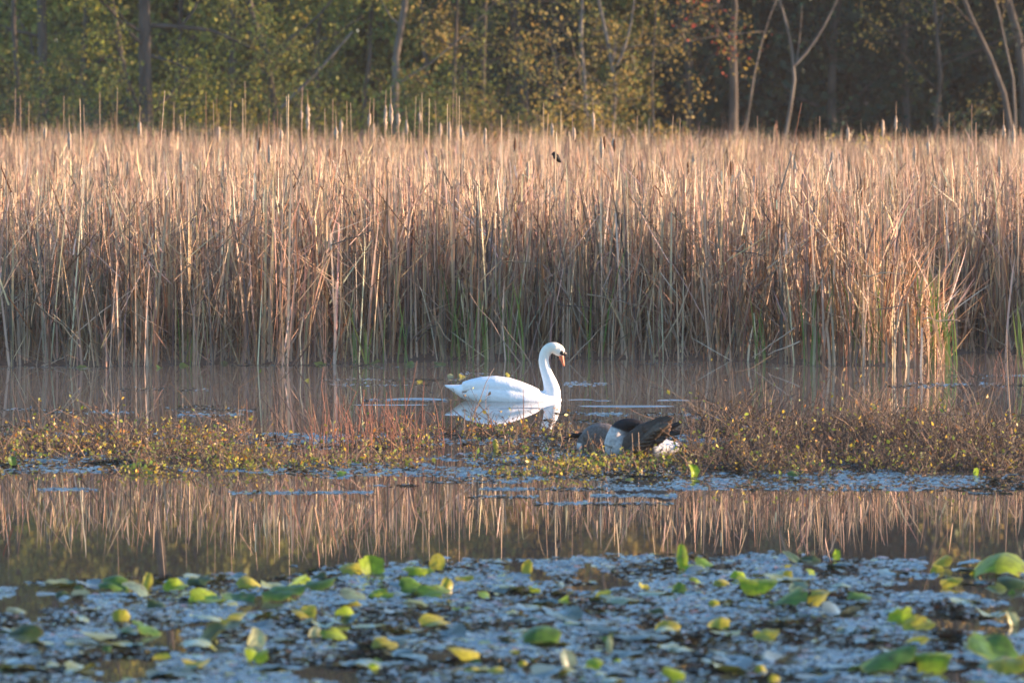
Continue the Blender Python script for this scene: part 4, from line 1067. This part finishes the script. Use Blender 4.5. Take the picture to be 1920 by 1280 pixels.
def make_swan():
    b = on_ground(960, 750)
    S = FPX / b[1]
    def q(px, py): return (px - 960) / S, (750 - py) / S
    root = link('swan', None, loc=(b[0], b[1], 0))
    root['label'] = 'white mute swan with orange bill swimming on the open water'; root['category'] = 'swan'
    st = []
    for px, t, bt, hw, in [(833, 721, 724, .012), (842, 721, 729, .035), (852, 721, 736, .065), (864, 720.5, 745, .11), (878, 718, 752, .155), (900, 714, 762, .20), (925, 712, 768, .225), (955, 714, 772, .235), (985, 722, 773, .22), (1010, 731, 771, .19), (1030, 738, 767, .15), (1045, 743, 761, .10), (1053, 748, 755, .04)]:
        x, zt = q(px, t); _, zb = q(px, bt)
        st.append((x, zt, zb, hw, 0))
    parts = [loft_x(st)]
    # folded wings, one swell each side, meeting over the back
    for s in (-1, 1):
        wst = []
        for px, t, bt, hw in [(866, 716.5, 723, .03), (882, 711.5, 731, .06), (902, 707, 738, .085), (928, 705, 742, .098), (955, 708.5, 743, .10), (978, 716, 743, .09), (998, 724, 743, .065), (1012, 731, 741, .03)]:
            x, zt = q(px, t); _, zb = q(px, bt)
            wst.append((x, zt, zb, hw, s * (.105 if px > 880 else .075)))
        parts.append(loft_x(wst))
    # breast and the S of the neck
    nk = [(1034, 752, 15.5), (1036, 742, 16.5), (1035, 730, 15.5), (1031, 715, 13), (1026, 702, 11), (1021, 688, 9.8), (1019, 675, 9.6), (1021, 663, 10), (1027, 654, 10.5), (1036, 650.5, 10.8), (1043, 652.5, 11)]
    parts.append(path_tube([(q(px, py)[0], 0, q(px, py)[1], r / S) for px, py, r in nk], 16, 34))
    hx, hz = q(1046, 655)
    parts.append(ellipsoid((hx, 0, hz), (.083, .052, .06), Matrix.Rotation(R(38), 3, 'Y')))
    hx2, hz2 = q(1052, 661.5)
    parts.append(ellipsoid((hx2, 0, hz2), (.048, .036, .036), Matrix.Rotation(R(55), 3, 'Y')))
    def colour(co):
        base = np.array([[.86, .86, .85]])
        # head and upper neck are stained faintly buff, as in wild swans
        t = np.clip((co[:, 2] - .3) / .25, 0, 1)[:, None]
        return base * (1 - t) + np.array([[.84, .77, .64]]) * t
    link('body', fuse(parts, .0095, 7, colour), M_feather, root)
    # bill: tapering wedge along a line from the face to the tip
    a = np.array(q(1052.5, 663)); e = np.array(q(1058, 686))
    d = (e - a) / np.linalg.norm(e - a); nn = np.array([d[1], -d[0]])     # nn points to the rear/under side
    V, F = [], []
    prof = [(0, .030, .030), (.25, .028, .026), (.5, .023, .019), (.75, .022, .014), (.92, .021, .011), (1, .012, .005)]
    L = np.linalg.norm(e - a)
    sg = 10
    for t, hw, hh in prof:
        cpt = a + d * L * t - nn * (-.006 + .004 * t)
        for j in range(sg):
            an = 2 * pi * j / sg
            V.append((cpt[0] + nn[0] * hh * sin(an), hw * cos(an), cpt[1] + nn[1] * hh * sin(an)))
    for i in range(len(prof) - 1):
        for j in range(sg):
            j2 = (j + 1) % sg
            F.append([i * sg + j, i * sg + j2, (i + 1) * sg + j2, (i + 1) * sg + j])
    F.append(list(range((len(prof) - 1) * sg, len(prof) * sg)))
    me = new_mesh('bill', V, F, smooth=True)
    bill = link('bill', me, M_bill, root)
    nx, nz = q(1057.8, 685.6)
    link('nail', new_mesh('nail', *ellipsoid((nx, 0, nz), (.009, .011, .010), seg=8, rings=6), smooth=True), M_black, bill)
    # black knob and lores
    kx, kz = q(1057.5, 661.5)
    link('bill_knob', new_mesh('bill_knob', *ellipsoid((kx, 0, kz), (.036, .026, .026), Matrix.Rotation(R(62), 3, 'Y'), 12, 8), smooth=True), M_black, root)
    for s in (-1, 1):
        lx, lz = q(1051.5, 659)
        link('lore', new_mesh('lore', *ellipsoid((lx, s * .033, lz), (.046, .014, .024), Matrix.Rotation(R(48), 3, 'Y'), 10, 6), smooth=True), M_black, root)
        ex, ez = q(1048.5, 656)
        link('eye', new_mesh('eye', *ellipsoid((ex, s * .043, ez), (.008, .006, .008), seg=8, rings=6), smooth=True), M_eye, root)
    W = (.85, .85, .84)
    for s in (-1, 1):
        for i in range(6):
            x, z = q(897 - i * 3.0, 715 + i * 2.4)
            f = link('wing_feather', feather_mesh(.15 - .008 * i, .055, .006, (W[0], W[1], W[2] * .97), .0, 'wing_feather'), M_feather, root, loc=(x + .02, s * (.085 + .012 * i), z + .004))
            f.rotation_euler = (s * R(-25 - 6 * i), R(6 + 2 * i), pi + s * R(6 - 3 * i))
    for i in range(5):
        x, z = q(862, 727)
        f = link('tail_feather', feather_mesh(.15, .04, .004, W, .0, 'tail_feather'), M_feather, root, loc=(x + .01, (i - 2) * .016, z - abs(i - 2) * .006))
        f.rotation_euler = (0, R(-8), pi + (i - 2) * -R(7))

def make_geese():
    # preening goose: breast to the left, neck doubled back under its lifted wing
    b = on_ground(1200, 856)
    S = FPX / b[1]
    def q(px, py): return (px - 1200) / S, (856 - py) / S
    root = link('goose', None, loc=(b[0], b[1], 0))
    root['label'] = 'goose preening with black neck doubled back under its lifted brown wing'; root['category'] = 'goose'
    st = []
    for px, t, bt, hw in [(1134, 826, 846, .03), (1140, 815, 858, .10), (1155, 806, 866, .145), (1180, 802, 868, .165), (1205, 806, 866, .165), (1230, 816, 860, .14), (1250, 823, 854, .10), (1266, 828, 848, .06), (1280, 833, 842, .02)]:
        x, zt = q(px, t); _, zb = q(px, bt); st.append((x, zt, zb, hw, 0))
    nk = [(1148, 836, 17), (1152, 820, 17), (1155, 806, 13.5), (1161, 798, 12), (1170, 793.5, 10.6), (1181, 791.5, 9.8), (1192, 793, 9.4), (1203, 798, 9)]
    yo = lambda i: -.04 - .02 * i / 7
    parts = [loft_x(st), path_tube([(q(px, py)[0], -.06, q(px, py)[1], r / S) for px, py, r in nk], 14, 26)]
    hx, hz = q(1207, 799)
    parts.append(ellipsoid((hx, -.06, hz), (.05, .032, .036), Matrix.Rotation(R(25), 3, 'Y')))
    def colour(co):
        n = len(co)
        c = np.tile(np.array([[.10, .078, .062]]), (n, 1))
        px = co[:, 0] * S + 1200; py = 856 - co[:, 2] * S
        pale = np.clip((1174 - px) / 14, 0, 1)
        c = c * (1 - pale[:, None]) + np.array([[.46, .44, .42]]) * pale[:, None]
        white = np.clip((px - 1222) / 8, 0, 1)
        c = c * (1 - white[:, None]) + np.array([[.80, .78, .75]]) * white[:, None]
        tip = np.clip((px - 1271) / 4, 0, 1)[:, None]
        c = c * (1 - tip) + np.array([[.02, .018, .018]]) * tip
        # the black stocking of the neck starts along a slanting line above the breast
        k = ((px - 1150) * .35 + (801 - py)) / 3
        blk = (np.clip(k, 0, 1) * (py < 812) * (px < 1222) * (np.abs(co[:, 1] + .06) < .075))[:, None]
        return c * (1 - blk) + np.array([[.014, .013, .015]]) * blk
    link('body', fuse(parts, .0085, 5, colour), M_goosef, root)
    bx, bz = q(1216, 806)
    link('bill', new_mesh('bill', *ellipsoid((bx, -.06, bz), (.036, .014, .012), Matrix.Rotation(R(30), 3, 'Y'), 10, 6), smooth=True), M_black, root)
    ex, ez = q(1209, 797)
    link('eye', new_mesh('eye', *ellipsoid((ex, -.091, ez), (.006, .004, .006), seg=8, rings=5), smooth=True), M_eye, root)
    # lifted near wing: a curved slab, its trailing quills fanned to the right
    yw = -.185
    out = [(1168, 818), (1182, 804), (1197, 792.5), (1215, 786), (1234, 781), (1246, 783), (1249, 795), (1247, 808), (1238, 821), (1222, 829), (1205, 834), (1190, 846), (1172, 849), (1164, 836)]
    cx, cz = q(1205, 812)
    V = []; n = len(out)
    for lay, (sc, yy) in enumerate([(1.0, 0), (.97, -.016), (.8, -.030), (.45, -.040), (.97, .012), (.6, .02)]):
        for (px, py) in out:
            x, z = q(px, py)
            V.append((cx + (x - cx) * sc, yw + yy - .10 * (x - cx) + .05 * (z - cz), cz + (z - cz) * sc))
    F = []
    def ringf(a, c_):
        for j in range(n):
            j2 = (j + 1) % n; F.append([a * n + j, a * n + j2, c_ * n + j2, c_ * n + j])
    ringf(0, 1); ringf(1, 2); ringf(2, 3); F.append([3 * n + j for j in range(n)])
    ringf(4, 0); ringf(5, 4); F.append([5 * n + j for j in reversed(range(n))])
    wing = link('wing', new_mesh('wing', V, F, np.tile(np.array([.062, .047, .038]), (len(V), 1)) * (1 + rng.normal(0, .15, (len(V), 1))), smooth=True), M_goosef, root)
    tips = [(1246, 779), (1256, 777), (1262, 778.5), (1259, 787), (1258, 795), (1256, 802), (1254, 809), (1250, 816), (1244, 822), (1236, 828), (1226, 831)]
    for i, (tx, tz) in enumerate(tips):
        sx, sz_ = q(1203 + i * 1.0, 800 + i * 2.6); ex_, ez_ = q(tx, tz)
        L = math.hypot(ex_ - sx, ez_ - sz_)
        an = math.atan2(ez_ - sz_, ex_ - sx)
        col = np.array((.062, .044, .034)) * rng.uniform(.7, 1.4)
        if i in (3, 4, 5): col = np.array((.15, .095, .065))
        f = link('feather', feather_mesh(L, .062, .005, col, .03), M_goosef, wing, loc=(sx, yw - .034 - .003 * (i % 3) - .10 * (sx - cx), sz_))
        f.rotation_euler = (R(90), -an, 0)
        f.rotation_euler = (Matrix.Rotation(-an, 3, 'Y') @ Matrix.Rotation(R(84), 3, 'X')).to_euler()
    # scapular rows, shorter overlapping feathers on the wing's face
    for r_ in range(3):
        for i in range(6):
            px = 1176 + i * 9 + r_ * 5; py = 842 - i * 7.2 - (0 if r_ == 1 else 5 * (r_ - 1)) + r_ * 2
            sx, sz_ = q(px, py)
            an = R(24 + 4 * i - 8 * r_)
            f = link('feather', feather_mesh(.15, .06, .006, np.array((.088, .066, .05)) * rng.uniform(.7, 1.5), .02), M_goosef, wing, loc=(sx - .03, yw - .047 - .002 * r_ - .10 * (sx - cx), sz_))
            f.rotation_euler = (Matrix.Rotation(-an, 3, 'Y') @ Matrix.Rotation(R(83), 3, 'X')).to_euler()
    # far wing's dark quills and tail
    for (x0, z0, x1, z1, y) in [(1225, 815, 1282, 790, .02), (1228, 818, 1276, 793, .03), (1222, 820, 1278, 809, .0), (1225, 822, 1266, 808, .01)]:
        sx, sz_ = q(x0, z0); ex_, ez_ = q(x1, z1)
        f = link('feather', feather_mesh(math.hypot(ex_ - sx, ez_ - sz_), .045, .004, (.028, .023, .02), .0), M_goosef, root, loc=(sx, y, sz_))
        f.rotation_euler = (Matrix.Rotation(-math.atan2(ez_ - sz_, ex_ - sx), 3, 'Y') @ Matrix.Rotation(R(70), 3, 'X')).to_euler()
    for i in range(4):
        sx, sz_ = q(1262, 834)
        f = link('tail_feather', feather_mesh(.10, .035, .004, (.02, .018, .018), 0), M_goosef, root, loc=(sx, (i - 1.5) * .025, sz_))
        f.rotation_euler = (0, R(8), (i - 1.5) * R(8))

    # second goose crouched behind, tail to the left, head tucked out of sight
    b2 = on_ground(1125, 846); S2 = FPX / b2[1]
    def q2(px, py): return (px - 1125) / S2, (846 - py) / S2
    g2 = link('goose', None, loc=(b2[0], b2[1] + .12, 0))
    g2['label'] = 'grey-brown goose crouched behind the preening goose with its black tail out'; g2['category'] = 'goose'
    st = []
    for px, t, bt, hw in [(1082, 828, 840, .03), (1088, 815, 848, .08), (1098, 804, 853, .13), (1112, 797, 856, .16), (1128, 795, 858, .17), (1146, 798, 858, .17), (1168, 806, 856, .155), (1188, 815, 853, .11), (1200, 824, 848, .05)]:
        x, zt = q2(px, t); _, zb = q2(px, bt); st.append((x, zt, zb, hw, 0))
    parts = [loft_x(st)]
    for s in (-1, 1):
        wst = []
        for px, t, bt, hw in [(1092, 812, 822, .03), (1104, 801, 834, .05), (1122, 794.5, 842, .06), (1140, 796, 842, .06), (1156, 803, 838, .045), (1166, 810, 830, .02)]:
            x, zt = q2(px, t); _, zb = q2(px, bt); wst.append((x, zt, zb, hw, s * .115))
        parts.append(loft_x(wst))
    nk = [(1180, 832, 13), (1194, 822, 10), (1202, 812, 8), (1200, 806, 7.5), (1192, 806, 8), (1184, 809, 8)]
    parts.append(path_tube([(q2(px, py)[0], .03, q2(px, py)[1], r / S2) for px, py, r in nk], 12, 20))
    def colour2(co):
        px = co[:, 0] * S2 + 1125; py = 846 - co[:, 2] * S2
        # pale-edged back feathers in rows
        sc = np.sin(px * .95 + np.sin(py * .7) * 1.3) * np.sin(py * .8 + px * .2)
        c = np.array([[.125, .105, .092]]) * (1 + .35 * np.clip(sc, -.3, 1)[:, None])
        w = (np.clip((1092 - px) / 4, 0, 1) * (py > 832))[:, None]
        c = c * (1 - w) + np.array([[.78, .77, .75]]) * w
        blk = np.clip((px - 1192) / 5, 0, 1)[:, None]
        return c * (1 - blk) + np.array([[.015, .014, .015]]) * blk
    link('body', fuse(parts, .0085, 4, colour2), M_goosef, g2)
    for i, (tx, tz) in enumerate([(1066, 821), (1070, 818), (1075, 822)]):
        sx, sz_ = q2(1098, 812 + i * 2); ex_, ez_ = q2(tx, tz)
        f = link('tail_feather', feather_mesh(math.hypot(ex_ - sx, ez_ - sz_), .03, .004, (.018, .016, .016), 0), M_goosef, g2, loc=(sx, -.03 + .03 * i, sz_))
        f.rotation_euler = (Matrix.Rotation(-math.atan2(ez_ - sz_, ex_ - sx), 3, 'Y') @ Matrix.Rotation(R(60), 3, 'X')).to_euler()

def make_blackbird():
    Y = 60.4
    c = at_depth(1044, 296, Y); S = FPX / Y
    def q(px, py): return (px - 1044) / S, (296 - py) / S
    root = link('blackbird', None, loc=tuple(c))
    root['label'] = 'small black bird perched among the lit reed tops'; root['category'] = 'bird'
    pts = [(1036, 289, 1.5), (1039, 289.5, 4.6), (1042, 293, 5.8), (1046, 298, 5.2), (1049, 302, 3.5), (1052, 304, 1.6)]
    parts = [path_tube([(q(px, py)[0], 0, q(px, py)[1], r / S) for px, py, r in pts], 12, 18)]
    hx, hz = q(1039.5, 289)
    parts.append(ellipsoid((hx, 0, hz), (.03, .026, .028)))
    link('body', fuse(parts, .004, 3, lambda co: np.tile(np.array([[.012, .012, .014]]), (len(co), 1))), M_goosef, root)
    bx, bz = q(1035.5, 289.5)
    link('bill', new_mesh('bill', *ellipsoid((bx, 0, bz), (.016, .006, .006), Matrix.Rotation(R(-12), 3, 'Y'), 8, 6), smooth=True), M_black, root)
    for i in range(4):
        sx, sz_ = q(1048, 301)
        f = link('tail_feather', feather_mesh(.085, .016, .002, (.014, .013, .014), 0), M_goosef, root, loc=(sx, (i - 1.5) * .006, sz_))
        f.rotation_euler = (0, R(38), (i - 1.5) * R(4))
    for s in (-1, 1):
        sx, sz_ = q(1042, 293)
        f = link('wing', feather_mesh(.10, .045, .008, (.013, .013, .015), 0), M_goosef, root, loc=(sx - .02, s * .034, sz_ + .01))
        f.rotation_euler = (Matrix.Rotation(R(42), 3, 'Y') @ Matrix.Rotation(s * R(80), 3, 'X')).to_euler()
        lx, lz = q(1045.5, 300)
        P = np.array([[[lx, s * .012, lz], [lx - .012, s * .012, lz - .03], [lx - .008, s * .01, lz - .055]]])
        V, F = tubes_geo(P, np.full((1, 3), .003), 5)
        link('leg', new_mesh('leg', V, F), M_black, root)
    # the reed it grips
    x = c[0] + q(1044.6, 0)[0]
    strip_thing('reed_stalk', 'reed stalk gripped by the black bird', 'reed', 'tall stalks above the reed bed', [(x, Y, -.02), (x, Y, 1.2), (x - .004, Y - .0, c[2] + .25)], .008, .005, (.55, .42, .27), M_reed)
    x2 = c[0] + q(1042, 0)[0]
    strip_thing('reed_stalk', 'pale reed stalk crossing in front of the black bird', 'reed', 'tall stalks above the reed bed', [(x2, Y - .12, -.02), (x2, Y - .12, 1.2), (x2 + .004, Y - .12, c[2] + .3)], .009, .006, (.62, .5, .33), M_reed)
make_swan(); make_geese(); make_blackbird()

# ------------------------------------------------------------------ low wavelets the swan pushes over the pond
def ripple(x0, x1, py, h, w, bow):
    n = 36
    V, F = [], []
    prof = [(-1, -.35), (-.6, .15), (-.25, .75), (0, 1), (.25, .75), (.6, .15), (1, -.35)]
    for i in range(n):
        t = i / (n - 1)
        px = x0 + (x1 - x0) * t
        p = on_ground(px, py + bow * (2 * t - 1) ** 2)
        e = sin(pi * min(max(t, .02), .98)) ** .6
        for (u, v) in prof:
            V.append((p[0], p[1] + u * w, v * h * e - (1 - e) * .004))
    k = len(prof)
    for i in range(n - 1):
        for j in range(k - 1):
            F.append([i * k + j, (i + 1) * k + j, (i + 1) * k + j + 1, i * k + j + 1])
    link('water_ripple', new_mesh('water_ripple', np.array(V), np.array(F), smooth=True), M_water, kind='structure')
for a in [(1040, 1315, 762, .016, .16, -3), (1215, 1310, 750, .012, .13, 1), (1050, 1130, 749, .009, .10, 1), (690, 870, 748, .018, .2, 2), (600, 860, 759, .008, .10, -2), (1110, 1150, 751, .008, .05, 0), (900, 1060, 765, .006, .05, 2)]:
    ripple(*a)

# ------------------------------------------------------------------ morning haze over pond and wood
def make_haze():
    x0, x1, y0, y1, z0, z1 = -1520, 1520, -1520, 1620, -2.2, 28
    V = [(x, y, z) for z in (z0, z1) for y in (y0, y1) for x in (x0, x1)]
    F = [[0, 2, 3, 1], [4, 5, 7, 6], [0, 1, 5, 4], [2, 6, 7, 3], [0, 4, 6, 2], [1, 3, 7, 5]]
    m = bpy.data.materials.new('haze'); m.use_nodes = True
    nt = m.node_tree; nt.nodes.clear()
    out = nt.nodes.new('ShaderNodeOutputMaterial'); pv = nt.nodes.new('ShaderNodeVolumePrincipled')
    pv.inputs['Color'].default_value = (.92, .93, .95, 1)
    pv.inputs['Density'].default_value = .0002
    nt.links.new(pv.outputs[0], out.inputs['Volume'])
    o = link('haze', new_mesh('haze', V, F), m, kind='stuff')
make_haze()
def make_mist():
    # low bank of morning mist lying on the open channel
    x0, x1, y0, y1, z0, z1 = -9, 9, 47.2, 56.9, .012, .35
    V = [(x, y, z) for z in (z0, z1) for y in (y0, y1) for x in (x0, x1)]
    F = [[0, 2, 3, 1], [4, 5, 7, 6], [0, 1, 5, 4], [2, 6, 7, 3], [0, 4, 6, 2], [1, 3, 7, 5]]
    m = bpy.data.materials.new('mist'); m.use_nodes = True
    nt = m.node_tree; nt.nodes.clear()
    out = nt.nodes.new('ShaderNodeOutputMaterial'); pv = nt.nodes.new('ShaderNodeVolumePrincipled')
    pv.inputs['Color'].default_value = (.94, .94, .95, 1)
    pv.inputs['Density'].default_value = .005
    nt.links.new(pv.outputs[0], out.inputs['Volume'])
    o = link('mist', new_mesh('mist', V, F), m, kind='stuff')
    o['label'] = 'thin morning mist lying on the open channel before the reeds'; o['category'] = 'mist'
make_mist()
